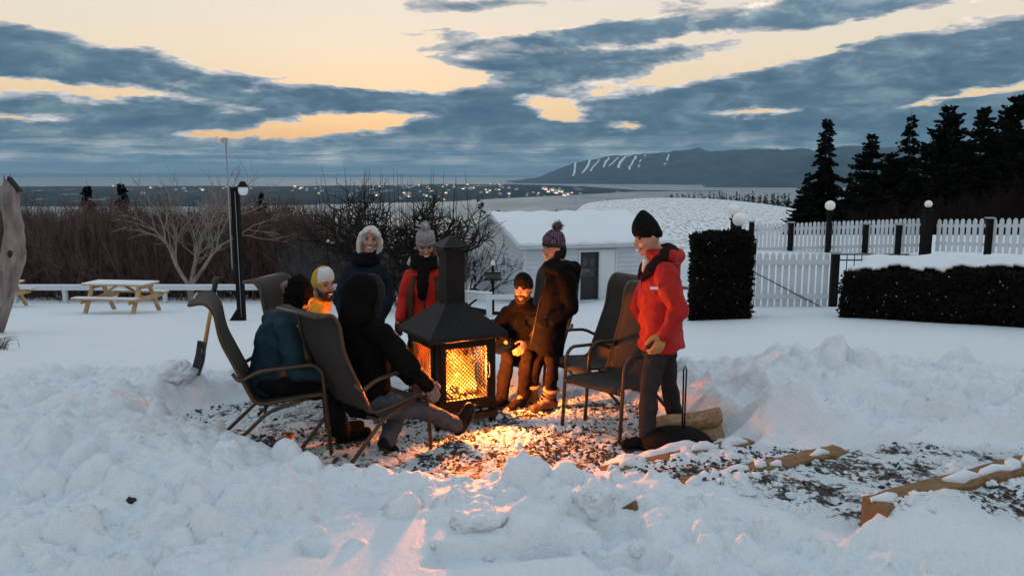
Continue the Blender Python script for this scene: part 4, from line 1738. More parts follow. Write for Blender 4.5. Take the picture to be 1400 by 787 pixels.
# ---- dead trunk at the left edge
dd = 13.5
pts = [at(-34, 478, dd), at(0, 408, dd), at(14, 370, dd), at(20, 345, dd), at(19, 315, dd), at(14, 285, dd), at(13, 262, dd), at(10, 247, dd)]
dt = thing('dead_trunk', 'weathered grey dead tree trunk standing at the left edge', 'trunk', (pts[0].x, dd, gz(pts[0].x, dd)))
mb = MB()
rad = [.27, .20, .165, .17, .13, .125, .14, .05]
rs = []
NR = 64
for i in range(NR + 1):
    f = i / NR * (len(pts) - 1)
    a0 = min(int(f), len(pts) - 2)
    t_ = f - a0
    t_ = t_ * t_ * (3 - 2 * t_)
    p = pts[a0].lerp(pts[a0 + 1], t_)
    r = rad[a0] * (1 - t_) + rad[a0 + 1] * t_
    th = np.linspace(0, 2 * math.pi, 48, endpoint=False)
    rr = r * (1 + .9 * fbm(np.cos(th) * 1.1 + i * .012, np.sin(th) * 1.1, np.full(48, i * .09), oct=3, seed=3) + .55 * fbm(np.cos(th) * 5, np.sin(th) * 5, np.full(48, i * .05), oct=3, seed=8))
    rs.append([p + Vector((math.cos(a) * q_, math.sin(a) * q_, (.12 * math.sin(a * 2 + 1) if i == NR else 0))) for a, q_ in zip(th, rr)])
mb.rings(rs)
o = mb.build('stem', M_DEAD, dt, True)
tx = MB().sphere(at(22, 346, dd) + Vector((.02, -.19, 0)), (.05, .03, .07), 12, 8).build('knot_hole', mat('hollow_black', (.02, .014, .012), 1), dt, True)
q = at(10, 264, dd)
MB().sphere(q + Vector((-.12, -.04, 0)), (.11, .10, .09), 12, 8).build('burl', M_DEAD, dt, True)
MB().prism([q + Vector((-.02, -.05, .02)), q + Vector((.25, -.05, .02)), q + Vector((.06, -.05, .28))], (0, .10, 0)).build('splinter', M_DKBARK, dt, True)

# dry grass tuft at the left edge
p = hit(4, 478)
gt_ = thing('grass_tuft', 'dry grass tuft poking through the snow at the left edge', 'grass', p)
mb = MB()
R = random.Random(6)
for i in range(60):
    a = R.uniform(0, 6.28)
    L = R.uniform(.08, .26)
    b = Vector((R.gauss(-.08, .07), R.gauss(0, .05), 0))
    mb.tube([b, b + Vector((math.cos(a) * L * .3, math.sin(a) * L * .3, L * .7)), b + Vector((math.cos(a) * L * .9, math.sin(a) * L * .8, L * .75))], [.005, .004, .001], 3, False)
mb.build('blade', mat('dry_grass', (.13, .095, .05), .9), gt_)['kind'] = 'stuff'
# ================================================================== the fire place
FR = math.radians(29)
fp = thing('outdoor_fireplace', 'black steel outdoor fireplace with mesh sides, pyramid hood and chimney', 'fireplace', (-.50, 6.48, 0.0), FR)
hs = .265


def make_hoodmat():
    m = bpy.data.materials.new('soot_steel')
    m.use_nodes = True
    N = NB(m.node_tree)
    b = m.node_tree.nodes['Principled BSDF']
    pos = N.new('ShaderNodeTexCoord').outputs['Object']
    n = N.noise(pos, 90, 4, .7)
    N.set(b.inputs['Base Color'], N.ramp(n, [(.45, (.0055, .0055, .006)), (.62, (.016, .016, .018)), (.78, (.07, .07, .075))]))
    b.inputs['Roughness'].default_value = .55
    b.inputs['Specular IOR Level'].default_value = .15
    return m


M_HOOD = make_hoodmat()
M_RUST = mat('heat_rusted_steel', (.075, .028, .010), .9, spec=.05, var=.5, vscale=9)
for sx in (-1, 1):
    for sy in (-1, 1):
        MB().box((sx * (hs - .02), sy * (hs - .02), .36), (.045, .045, .78)).build('leg', M_IRON, fp)
MB().box((0, 0, .165), (2 * hs + .02, 2 * hs + .02, .05)).build('ash_tray', M_IRON, fp)
MB().box((0, -hs - .035, .10), (2 * hs - .02, .06, .05)).build('front_bar', M_IRON, fp)
for k, (dx_, dy_) in enumerate(((0, -1), (-1, 0), (1, 0), (0, 1))):
    fr_ = MB()
    for zz, hh in ((.215, .05), (.705, .075)):
        if dx_ == 0:
            fr_.box((0, dy_ * hs, zz), (2 * hs - .05, .03, hh))
        else:
            fr_.box((dx_ * hs, 0, zz), (.03, 2 * hs - .05, hh))
    for s in (-1, 1):
        if dx_ == 0:
            fr_.box((s * (hs - .06), dy_ * hs, .455), (.045, .024, .43))
        else:
            fr_.box((dx_ * hs, s * (hs - .06), .455), (.024, .045, .43))
    f_ = fr_.build('door_frame' if k == 0 else 'side_frame', M_IRON, fp)
    if k == 3:
        MB().box((0, hs - .012, .455), (2 * hs - .05, .012, .46)).build('back_panel', M_RUST, fp)
        continue
    wr = MB()
    a0, z0, z1 = hs - .075, .235, .672
    sp_ = .033
    off = dy_ * (hs + .004) if dx_ == 0 else dx_ * (hs + .004)

    def q(u, z, o):
        return (u, o, z) if dx_ == 0 else (o, u, z)
    Wm, Hm = 2 * a0, z1 - z0
    for sgn in (1, -1):
        c = -Hm
        while c < Wm:
            u0, u1 = max(0, c), min(Wm, c + Hm)
            if u1 - u0 > .004:
                if sgn > 0:
                    p0, p1 = (u0 - a0, z0 + (u0 - c)), (u1 - a0, z0 + (u1 - c))
                else:
                    p0, p1 = (u0 - a0, z1 - (u0 - c)), (u1 - a0, z1 - (u1 - c))
                wr.tube([q(p0[0], p0[1], off + .001 * sgn), q(p1[0], p1[1], off + .001 * sgn)], .0042, 4)
            c += sp_
    w_ = wr.build('mesh_screen', M_IRON, f_)
    w_['kind'] = 'stuff'
MB().tube([(hs - .07, -hs - .03, .40), (hs - .07, -hs - .05, .43), (hs - .07, -hs - .05, .50), (hs - .07, -hs - .03, .53)], .008).build('door_handle', M_IRON, fp)
hd = MB()
rs = []
for (h_, z_) in ((.345, .735), (.350, .765), (.335, .785), (.22, .885), (.105, .985), (.098, 1.0)):
    rs.append([(-h_, -h_, z_), (h_, -h_, z_), (h_, h_, z_), (-h_, h_, z_)])
hd.rings(rs, True, False)
bevel(hd.build('hood', M_HOOD, fp), .006)
bevel(MB().box((0, 0, 1.20), (.165, .165, .43)).build('chimney', M_HOOD, fp), .004)
MB().box((0, 0, 1.425), (.19, .19, .03)).build('chimney_collar', M_HOOD, fp)
cp = MB()
cp.rings([[(-h_, -h_, z_), (h_, -h_, z_), (h_, h_, z_), (-h_, h_, z_)] for h_, z_ in ((.125, 1.455), (.13, 1.465), (.015, 1.545))], True, False)
cp.build('chimney_cap', M_HOOD, fp)
# logs burning inside
M_CHAR = mat('charred_log', (.03, .018, .012), .95, var=.6, vscale=20, bump=.6, bscale=60)
for (a, b, r) in (((-.17, .03, .225), (.16, -.05, .235), .045), ((-.14, -.10, .22), (.17, .06, .24), .04), ((-.05, -.13, .285), (.09, .12, .30), .042), ((-.16, .10, .30), (.03, -.06, .37), .038)):
    mb = MB()
    a, b = Vector(a), Vector(b)
    mb.tube([a, a.lerp(b, .5) + Vector((0, 0, .008)), b], [r, r * 1.06, r * .92], 10)
    mb.build('burning_log', M_CHAR, fp)


def make_flame():
    m = bpy.data.materials.new('flame')
    m.use_nodes = True
    N = NB(m.node_tree)
    nt = m.node_tree
    for n in list(nt.nodes):
        nt.nodes.remove(n)
    z = N.sep(N.new('ShaderNodeTexCoord').outputs['Object'])[2]
    t = N.maprange(z, .24, .60, 0, 1, False)
    em = N.new('ShaderNodeEmission')
    N.set(em.inputs['Color'], N.ramp(t, [(0, (1.0, .42, .07)), (.35, (1.0, .25, .025)), (1, (1.0, .11, .006))]))
    N.set(em.inputs['Strength'], N.ramp(t, [(0, 7.0), (.5, 3.2), (1, 1.2)]))
    tr = N.new('ShaderNodeBsdfTransparent')
    lw_ = N.new('ShaderNodeLayerWeight')
    lw_.inputs['Blend'].default_value = .35
    ns = N.noise(N.vm('MULTIPLY', N.new('ShaderNodeTexCoord').outputs['Object'], (1, 1, .35)), 22, 4, .65)
    f = N.m('ADD', N.m('MULTIPLY', lw_.outputs['Facing'], .85), N.m('MULTIPLY', N.m('SUBTRACT', ns, .5), 1.3), 0, True)
    f = N.m('ADD', f, N.m('MULTIPLY', t, .25), 0, True)
    mx = N.new('ShaderNodeMixShader')
    N.set(mx.inputs[0], f)
    N.links.new(em.outputs[0], mx.inputs[1])
    N.links.new(tr.outputs[0], mx.inputs[2])
    o_ = N.new('ShaderNodeOutputMaterial')
    N.links.new(mx.outputs[0], o_.inputs[0])
    return m


M_FLAME = make_flame()
R = random.Random(9)
for (fx, fy, h_, r_) in ((-.13, -.07, .36, .050), (-.09, -.02, .40, .055), (-.04, -.09, .26, .050), (.01, .02, .30, .055), (.05, -.07, .17, .04), (.11, .00, .20, .04), (-.15, .06, .30, .045), (.08, .10, .30, .06), (-.01, .11, .34, .06), (.15, .05, .36, .06), (.17, .13, .33, .055), (.12, .17, .38, .06), (.04, .16, .36, .06), (.17, -.03, .26, .045), (-.07, .16, .34, .06)):
    mb = MB()
    rs = []
    ph = R.uniform(0, 6)
    for i in range(13):
        t_ = i / 12
        w_ = r_ * (math.sin(math.pi * min(1, t_ * .82 + .18)) ** .8 * (1 - t_ * .35) + .002)
        cx = fx + .035 * math.sin(ph + t_ * 5.0) * t_
        cy = fy + .03 * math.cos(ph * 1.3 + t_ * 4.5) * t_
        rs.append([(cx + w_ * math.cos(2 * math.pi * k / 12) * (1 + .25 * math.sin(3 * k + i)), cy + w_ * .8 * math.sin(2 * math.pi * k / 12), .235 + h_ * t_) for k in range(12)])
    mb.rings(rs)
    mb.build('flame', M_FLAME, fp)
em = MB()
for i in range(60):
    a = R.uniform(0, 6.28)
    rr = R.uniform(0, .19)
    em.sphere((rr * math.cos(a), rr * math.sin(a), .20 + R.uniform(0, .02)), (R.uniform(.01, .025), R.uniform(.01, .025), .012), 6, 4)
em.build('ember', mat('glowing_ember', (.05, .02, .01), .9, emit=(1.0, .22, .03), estr=5.0), fp)['kind'] = 'stuff'
fl = bpy.data.lights.new('fire_light', 'POINT')
fl.energy = FIRE_W
fl.color = (1.0, .235, .030)
fl.shadow_soft_size = .09
flo = bpy.data.objects.new('fire_light', fl)
COL.objects.link(flo)
flo.parent = fp
flo.location = (.05, -.10, .44)

# ================================================================== chairs
def make_sling():
    m = bpy.data.materials.new('woven_sling')
    m.use_nodes = True
    N = NB(m.node_tree)
    b = m.node_tree.nodes['Principled BSDF']
    pos = N.new('ShaderNodeTexCoord').outputs['UV']
    ch = N.new('ShaderNodeTexChecker')
    N.set(ch.inputs['Vector'], pos)
    ch.inputs['Scale'].default_value = 42
    n = N.noise(pos, 9, 5, .7)
    c1 = N.mix(n, (.014, .012, .011), (.034, .029, .026))
    c2 = N.mix(n, (.030, .026, .023), (.066, .057, .052))
    N.set(b.inputs['Base Color'], N.mix(ch.outputs['Fac'], c1, c2))
    b.inputs['Roughness'].default_value = .75
    b.inputs['Specular IOR Level'].default_value = .2
    bn = N.new('ShaderNodeBump')
    bn.inputs['Strength'].default_value = .5
    bn.inputs['Distance'].default_value = .004
    N.set(bn.inputs['Height'], ch.outputs['Fac'])
    N.links.new(bn.outputs[0], b.inputs['Normal'])
    return m


M_SLING = make_sling()
RAIL = arc_path([(0, .30, .395), (0, .26, .425), (0, -.20, .375), (0, -.415, .86), (0, -.44, 1.05), (0, -.50, 1.13), (0, -.60, 1.115)], .07, 6)


def sling_mesh():
    pts = RAIL
    nu = 9
    V, F, UV = [], [], []
    L = 0
    for i, p in enumerate(pts):
        if i:
            L += (p - pts[i - 1]).length
        for k in range(nu):
            s = k / (nu - 1)
            sag = .018 * math.sin(math.pi * s)
            nrm = Vector((0, 0, -1)) if p.y > -.2 else Vector((0, -.8, -.35))
            V.append(Vector((-.262 + .524 * s, p.y, p.z)) + nrm * sag)
            UV.append((s * .524, L))
    for i in range(len(pts) - 1):
        for k in range(nu - 1):
            a = i * nu + k
            F.append((a, a + 1, a + nu + 1, a + nu))
    me = bpy.data.meshes.new('sling')
    me.from_pydata(V, [], F)
    uv = me.uv_layers.new(name='UVMap')
    for lp in me.loops:
        uv.data[lp.index].uv = (UV[lp.vertex_index][0] * 1.5, UV[lp.vertex_index][1] * 1.5)
    smooth(me)
    me.materials.append(M_SLING)
    return me


CH = [('sling', sling_mesh())]
for s in (-1, 1):
    x = s * .268
    CH.append(('side_rail', MB().tube([(x, p.y, p.z) for p in RAIL], .0135, 8).mesh('side_rail')))
    x = s * .297
    CH.append(('arm_frame', MB().tube(arc_path([(x, .31, -.02), (x, .265, .60), (x, .20, .655), (x, -.18, .625), (x, -.30, .56), (x - s * .02, -.345, .62)], .09, 6), .0145, 8).mesh('arm_frame')))
    CH.append(('rear_leg', MB().tube(arc_path([(x, .16, .41), (x, -.12, .33), (x, -.50, -.02)], .06, 5), .0145, 8).mesh('rear_leg')))
CH.append(('crossbar', MB().tube([(-.29, .265, .375), (.29, .265, .375)], .012, 8).mesh('crossbar')))
CH.append(('crossbar', MB().tube([(-.29, -.14, .315), (.29, -.14, .315)], .012, 8).mesh('crossbar')))
CH.append(('top_bar', MB().tube([(-.268, RAIL[-1].y, RAIL[-1].z), (.268, RAIL[-1].y, RAIL[-1].z)], .0135, 8).mesh('top_bar')))
for nm, me in CH[1:]:
    me.materials.append(M_CHAIRM)


def chair(label, x, y, hx, hy, z=0.0, s=1.0):
    t = thing('patio_chair', label, 'chair', (x, y, z), math.atan2(-hx, hy), 'sling patio chairs around the fire')
    t.scale = (s, s, s)
    for nm, me in CH:
        o = link(nm, me, None, t)
        if nm == 'sling':
            m_ = o.modifiers.new('thick', 'SOLIDIFY')
            m_.thickness = .006
    return t


chair('nearest sling patio chair seen from behind, under the person in the black hood', -1.04, 5.72, .70, .71)
chair('sling patio chair on the left under the person in the teal jacket', -1.70, 5.74, .96, .28, .05)
chair('sling patio chair at the back left, under the person in yellow', -1.62, 6.72, .97, -.24, .03)
chair('empty sling patio chair right behind the person in the red parka', .84, 6.25, -.72, -.69)
chair('empty sling patio chair with its back showing left of the red parka', .70, 6.86, -.82, -.57)
chair('sling patio chair under the person in black behind the long black coat', .14, 7.42, -.70, -.71)

# ================================================================== tools, wood, odds and ends
def make_blade():
    mb = MB()
    rs = []
    for i in range(9):
        t_ = i / 8
        z_ = .0 + .30 * t_
        w_ = .095 * (math.sin(math.pi * (.28 + .58 * t_)) ** .7)
        ring = []
        for k in range(9):
            s = -1 + 2 * k / 8
            ring.append((s * w_, .05 * s * s - .02 * math.sin(t_ * 3), z_))
        for k in range(9):
            s = 1 - 2 * k / 8
            ring.append((s * w_, .05 * s * s - .02 * math.sin(t_ * 3) + .006, z_))
        rs.append(ring)
    mb.rings(rs)
    return mb


b0, tp_ = hit(273, 512), None
shv = thing('shovel', 'shovel with wooden handle stuck upright in the snow behind the left chair', 'shovel', b0)
tv = at(295, 384, b0.y + .12) - b0
tv_n = tv.normalized()
Rm = tv_n.to_track_quat('Z', 'Y').to_matrix()
bm_ = make_blade()
bm_.v = [tuple(Rm @ Vector(v)) for v in bm_.v]
bm_.build('blade', mat('dark_shovel_steel', (.02, .019, .02), .45, metal=.5, var=.5, vscale=15), shv)
MB().tube([tv_n * .20, tv_n * .5, tv], [.019, .017, .016], 10).build('handle', M_ASHWOOD, shv)
MB().tube([tv - tv_n * .12, tv, tv + tv_n * .04], [.022, .024, .02], 10).build('grip', mat('black_rubber', (.012, .012, .012), .6), shv)

# timber steps
for (a, b, zt, h_, lb) in ((T0[0], T0[1], .112, .15, 'half buried timber step edge in front of the firewood'), (T1[0], T1[1], .272, .17, 'short timber step edge with its cut end showing, middle of the path'), (T2[0], T2[1], .475, .21, 'thick timber step edge with a big cut end at the lower right')):
    A, B = Vector((a[0], a[1], zt - h_ / 2)), Vector((b[0], b[1], zt - h_ / 2 + .005))
    t = thing('timber_step', lb, 'timber', (A.x, A.y, A.z), 0, 'timber step edges of the path')
    mb = MB()
    n = 26
    rs = []
    RR = random.Random(int(a[0] * 100))
    d_ = (B - A)
    sx_ = Vector((d_.y, -d_.x, 0)).normalized()
    for i in range(n + 1):
        c = A.lerp(B, i / n)
        w_, hh = .075, h_ / 2
        j = lambda: RR.gauss(0, .0035)
        rs.append([c + sx_ * (s1 * w_ + j()) + Vector((0, 0, s2 * hh + j())) for s1, s2 in ((-1, -1), (-.85, 1), (0, 1.03), (.85, 1), (1, .86), (1, -1))])
    mb.rings(rs, True, False)
    mb.build('timber', M_SLEEPER, t, True)
    # snow left on top, broken along its length
    sn = MB()
    i = 0
    while i < n - 1:
        k = RR.randint(2, 5)
        e = min(n, i + k)
        if RR.random() < .80:
            pts = [A.lerp(B, q_ / n) + Vector((0, 0, h_ / 2 + .002)) + sx_ * RR.uniform(-.02, .045) for q_ in range(i, e + 1)]
            sn.tube(pts, [.012] + [RR.uniform(.022, .05) for _ in pts[1:-1]] + [.012], 7)
        i = e + RR.randint(0, 1)
    if sn.v:
        o = sn.build('snow_ridge', SNOW, t, True)
        o['kind'] = 'stuff'

M_LOG = make_wood('split_firewood', (.16, .09, .05), (.40, .26, .16), (8, 1, 8), 3)


def split_log(label, pa, pb, d0, d1, r, roll, tri):
    A, B = at(pa[0], pa[1], d0), at(pb[0], pb[1], d1)
    t = thing('firewood_log', label, 'log', A, 0, 'firewood logs beside the fire')
    d_ = (B - A).normalized()
    x, y = frame(d_)
    mb = MB()
    rs = []
    RR = random.Random(int(pa[0]))
    base = [(math.cos(a) * r, math.sin(a) * r * .9) for a in (np.linspace(-2.6, .9, 8) if tri else np.linspace(0, 5.5, 9))]
    if tri:
        base.append((-.2 * r, .75 * r))
    for i in range(7):
        c = A.lerp(B, i / 6) + Vector((0, 0, .008 * math.sin(i * 1.3)))
        k = 1 + .05 * math.sin(i * 2.1)
        ring = []
        for (u, v) in base:
            uu = (u * math.cos(roll) - v * math.sin(roll)) * k
            vv = (u * math.sin(roll) + v * math.cos(roll)) * k
            ring.append(c + x * (uu + RR.gauss(0, .003)) + y * (vv + RR.gauss(0, .003)))
        rs.append(ring)
    mb.rings(rs, True, False)
    mb.build('wood', M_LOG, t, True)
    return t


split_log('upper split firewood log tilted on top of the other logs', (892, 582), (983, 568), 5.86, 5.92, .082, .4, True)
split_log('lower split firewood log lying behind the black lid', (894, 600), (986, 595), 5.84, 5.90, .075, 2.6, True)
split_log('thin firewood log squeezed under the tilted log at the back', (900, 597), (984, 586), 6.02, 6.06, .055, 1.2, False)

# black domed lid with a tall loop handle
c = onz(924, 606, .05)
ld = thing('fire_lid', 'black domed metal fire lid with a tall loop handle on the ground', 'lid', (c.x, c.y, .05))
mb = MB()
rs = []
for i in range(9):
    t_ = i / 8
    a = t_ * math.pi / 2
    rs.append([(math.cos(a) * .27 * math.cos(k * math.pi / 14) + .001, math.cos(a) * .27 * math.sin(k * math.pi / 14) * .8, .125 * math.sin(a) ** .9) for k in range(28)])
mb.rings(rs)
mb.v = [(v[0], v[1], v[2]) for v in mb.v]
mb.build('dome', mat('matte_black', (.006, .006, .006), .85, spec=.1), ld)
MB().tube([(-.275 * math.cos(a), .22 * math.sin(a), .005) for a in np.linspace(0, 2 * math.pi, 33)], .007, 6).build('rim', M_IRON, ld)
tz = at(935.5, 500, c.y).z - .05
hx = at(935, 560, c.y).x - c.x
MB().tube([(hx - .008, 0, .11), (hx - .008, 0, .30), (hx - .011, 0, tz - .03), (hx, 0, tz), (hx + .011, 0, tz - .03), (hx + .008, 0, .30), (hx + .008, 0, .11)], .0065, 8).build('handle', M_IRON, ld)

# little things
c = onz(393, 612, .02)
cn = thing('tin_cup', 'small copper coloured tin cup by the nearest chair leg', 'cup', (c.x, c.y + .06, .01))
mb = MB()
mb.rings([[(r_ * math.cos(2 * math.pi * k / 20), r_ * math.sin(2 * math.pi * k / 20), z_) for k in range(20)] for r_, z_ in ((.033, 0), (.036, .005), (.038, .10), (.036, .10), (.033, .012))])
mb.build('cup_wall', mat('copper_tin', (.30, .11, .05), .4, metal=.5), cn)
MB().tube([(-.036, 0, .08), (-.06, 0, .07), (-.06, 0, .04), (-.037, 0, .03)], .004, 6).build('handle', mat('copper_tin', (.3, .11, .05)), cn)
c = hit(178, 688)
bk = thing('bark_chunk', 'dark chunk of bark lying on the snow at lower left', 'bark', c)
mb = MB()
mb.sphere((0, 0, .012), (.035, .025, .022), 9, 6)
mb.v = [(v[0] * (1 + .3 * math.sin(i * 2.3)), v[1], v[2] * (1 + .3 * math.cos(i * 1.7))) for i, v in enumerate(mb.v)]
mb.build('flake', mat('wet_bark', (.02, .012, .010), .8), bk)
c = hit(862, 696)
st_ = thing('wood_stub', 'small brown wood stub poking from the snow left of the short timber', 'stub', c)
MB().beam((-.03, .03, -.03), (.03, -.02, .035), .03, .05).build('stub', M_SLEEPER, st_)


def snow_block(label, px, py, sx, sy, sz, rot, seed, boxy=.0):
    c = hit(px, py)
    t = bpy.data.objects.new
    mb = MB()
    n, m = 44, 28
    rs = []
    RR = np.random.default_rng(seed)
    o1 = RR.uniform(0, 50)
    for i in range(m + 1):
        th = math.pi * (.02 + .96 * i / m)
        ring = []
        for k in range(n):
            ph = 2 * math.pi * k / n
            p = np.array((math.sin(th) * math.cos(ph), math.sin(th) * math.sin(ph), -math.cos(th)))
            q_ = p / max(1e-6, (np.abs(p) ** (2 + boxy)).sum() ** (1 / (2 + boxy)))
            q_ = q_ * (1 + .9 * float(fbm(np.array([q_[0] * 1.9 + o1]), np.array([q_[1] * 1.9]), np.array([q_[2] * 1.9]), oct=5, gain=.65)[0]))
            ring.append((q_[0] * sx, q_[1] * sy, q_[2] * sz + sz * .25))
        rs.append(ring)
    mb.rings(rs)
    o = link('snow_block', mb.mesh('snow_block'), SNOW)
    o.location = c
    o.rotation_euler = (0, 0, rot)
    tag(o, label, 'snow', 'loose snow blocks')
    return o


snow_block('big rounded snow lump left of the shovel', 241, 514, .14, .12, .11, .3, 1)
snow_block('flat cut snow slab with sharp edges at the bottom centre', 655, 722, .13, .07, .06, .1, 2, 5)
snow_block('upright snow chunk at the foot of the short timber path', 812, 690, .09, .08, .08, .8, 4, 3)
snow_block('round snowball lump at the bottom right corner area', 870, 752, .04, .04, .035, .2, 5)
snow_block('small snow crumb alone at the bottom centre', 668, 765, .025, .025, .022, .2, 6)
snow_block('small snow crumb left of the lone crumb at the bottom', 590, 748, .022, .02, .018, .2, 7)

# gravel of the cleared ground: stones no one could count
RS_ = np.random.default_rng(3)
tv_ = np.array([(1, 0, -.3), (0, 1, -.3), (-1, 0, -.3), (0, -1, -.3), (.45, .3, .55), (-.4, .35, .5), (-.1, -.5, .6)])
tf = np.array([(0, 1, 4), (1, 5, 4), (1, 2, 5), (2, 6, 5), (2, 3, 6), (3, 0, 6), (0, 4, 6), (4, 5, 6)])


def scatter(n, polys, size, mt, name, label, cat, seed, dens):
    VS, FS, off = [], [], 0
    Rr = np.random.default_rng(seed)
    for P in polys:
        P_ = np.array(P)
        lo, hi = P_.min(0), P_.max(0)
        k = int(n * (hi[0] - lo[0]) * (hi[1] - lo[1]))
        X_ = Rr.uniform(lo[0], hi[0], k)
        Y_ = Rr.uniform(lo[1], hi[1], k)
        cl = fbm(X_ * 2.2, Y_ * 2.2, oct=4, seed=dens)
        ok = (poly_sd(X_, Y_, P) > .06) & (cl + Rr.normal(0, .05, k) > .04)
        X_, Y_ = X_[ok], Y_[ok]
        k = len(X_)
        s = size * np.exp(Rr.normal(0, .45, k))
        a = Rr.uniform(0, 6.28, k)
        v = tv_[None] * (1 + Rr.uniform(-.3, .3, (k, 7, 3))) * s[:, None, None] * np.stack([np.ones(k), Rr.uniform(.6, 1, k), Rr.uniform(.5, .9, k)], 1)[:, None, :]
        c_, s_ = np.cos(a)[:, None], np.sin(a)[:, None]
        W_ = np.stack([X_[:, None] + v[..., 0] * c_ - v[..., 1] * s_, Y_[:, None] + v[..., 0] * s_ + v[..., 1] * c_, (gzv(X_, Y_) + s * .1)[:, None] + v[..., 2]], -1)
        VS.append(W_.reshape(-1, 3))
        FS.append((tf[None] + off + 7 * np.arange(k)[:, None, None]).reshape(-1, 3))
        off += 7 * k
    me = mesh_np(name, np.concatenate(VS), np.concatenate(FS))
    o = link(name, me, mt)
    tag(o, label, cat, kind='stuff')


scatter(1500, [PAD, PATH], .011, mat('dark_gravel', (.035, .026, .020), .85, var=.7, vscale=30), 'gravel', 'dark gravel showing through the trodden snow around the fire', 'gravel', 4, 77)
scatter(2200, [PAD, PATH], .016, SNOW, 'snow_crumb', 'loose snow crumbs scattered on the cleared ground', 'snow', 5, 15)
# ================================================================== people
def remesh(mb, voxel, sm=4, name='m'):
    me = mb.mesh(name)
    o = bpy.data.objects.new(name, me)
    COL.objects.link(o)
    m_ = o.modifiers.new('r', 'REMESH')
    m_.mode = 'VOXEL'
    m_.voxel_size = voxel
    m_.use_smooth_shade = True
    if sm:
        s_ = o.modifiers.new('s', 'SMOOTH')
        s_.factor = .5
        s_.iterations = sm
    dg_ = bpy.context.evaluated_depsgraph_get()
    out = bpy.data.meshes.new_from_object(o.evaluated_get(dg_))
    bpy.data.objects.remove(o)
    bpy.data.meshes.remove(me)
    out.name = name
    smooth(out)
    return out


def folds(me, amp, sc, seed=0, oct=3, shift=(0, 0, 0), stretch=(1, 1, 1)):
    n = len(me.vertices)
    co = np.empty(n * 3, dtype=np.float32)
    me.vertices.foreach_get('co', co)
    co = co.reshape(-1, 3)
    nr = np.empty(n * 3, dtype=np.float32)
    me.vertices.foreach_get('normal', nr)
    nr = nr.reshape(-1, 3)
    q = co * np.array(stretch) * sc + seed * 7.3
    f = fbm(q[:, 0], q[:, 1], q[:, 2], oct=oct, seed=seed)
    rd = .25 - np.abs(fbm(q[:, 0] * .8 + 3, q[:, 1] * .8, q[:, 2] * .8, oct=2, seed=seed + 5)) * 2
    co = co + nr * ((f * 1.2 + rd * .5) * amp)[:, None]
    me.vertices.foreach_set('co', co.ravel())
    me.update()


def relax_shift(me, loc):
    me.transform(Matrix.Translation(-Vector(loc)))


SKIN = mat('skin', (.40, .20, .13), .55, var=.12, vscale=25)


def cloth(name, col, rough=.8, bs=180, var=.18, sheen=.0):
    return mat(name, col, rough, spec=.2 if max(col) > .1 else .04, bump=.25, bscale=bs, var=var, vscale=14, sheen=sheen)


def knit(name, c1, c2, sc=60):
    if name in MAT:
        return MAT[name]
    m = bpy.data.materials.new(name)
    m.use_nodes = True
    N = NB(m.node_tree)
    b = m.node_tree.nodes['Principled BSDF']
    pos = N.new('ShaderNodeTexCoord').outputs['Object']
    vo_ = N.new('ShaderNodeTexVoronoi')
    N.set(vo_.inputs['Vector'], N.vm('MULTIPLY', pos, (1, 1, .8)))
    vo_.inputs['Scale'].default_value = sc
    vo_.inputs['Randomness'].default_value = .35
    N.set(b.inputs['Base Color'], N.ramp(vo_.outputs['Distance'], [(.1, c1), (.55, c2)]))
    b.inputs['Roughness'].default_value = .95
    b.inputs['Specular IOR Level'].default_value = .1
    bn = N.new('ShaderNodeBump')
    bn.inputs['Strength'].default_value = .8
    bn.inputs['Distance'].default_value = .006
    N.set(bn.inputs['Height'], N.m('SUBTRACT', 1.0, vo_.outputs['Distance']))
    N.links.new(bn.outputs[0], b.inputs['Normal'])
    MAT[name] = m
    return m


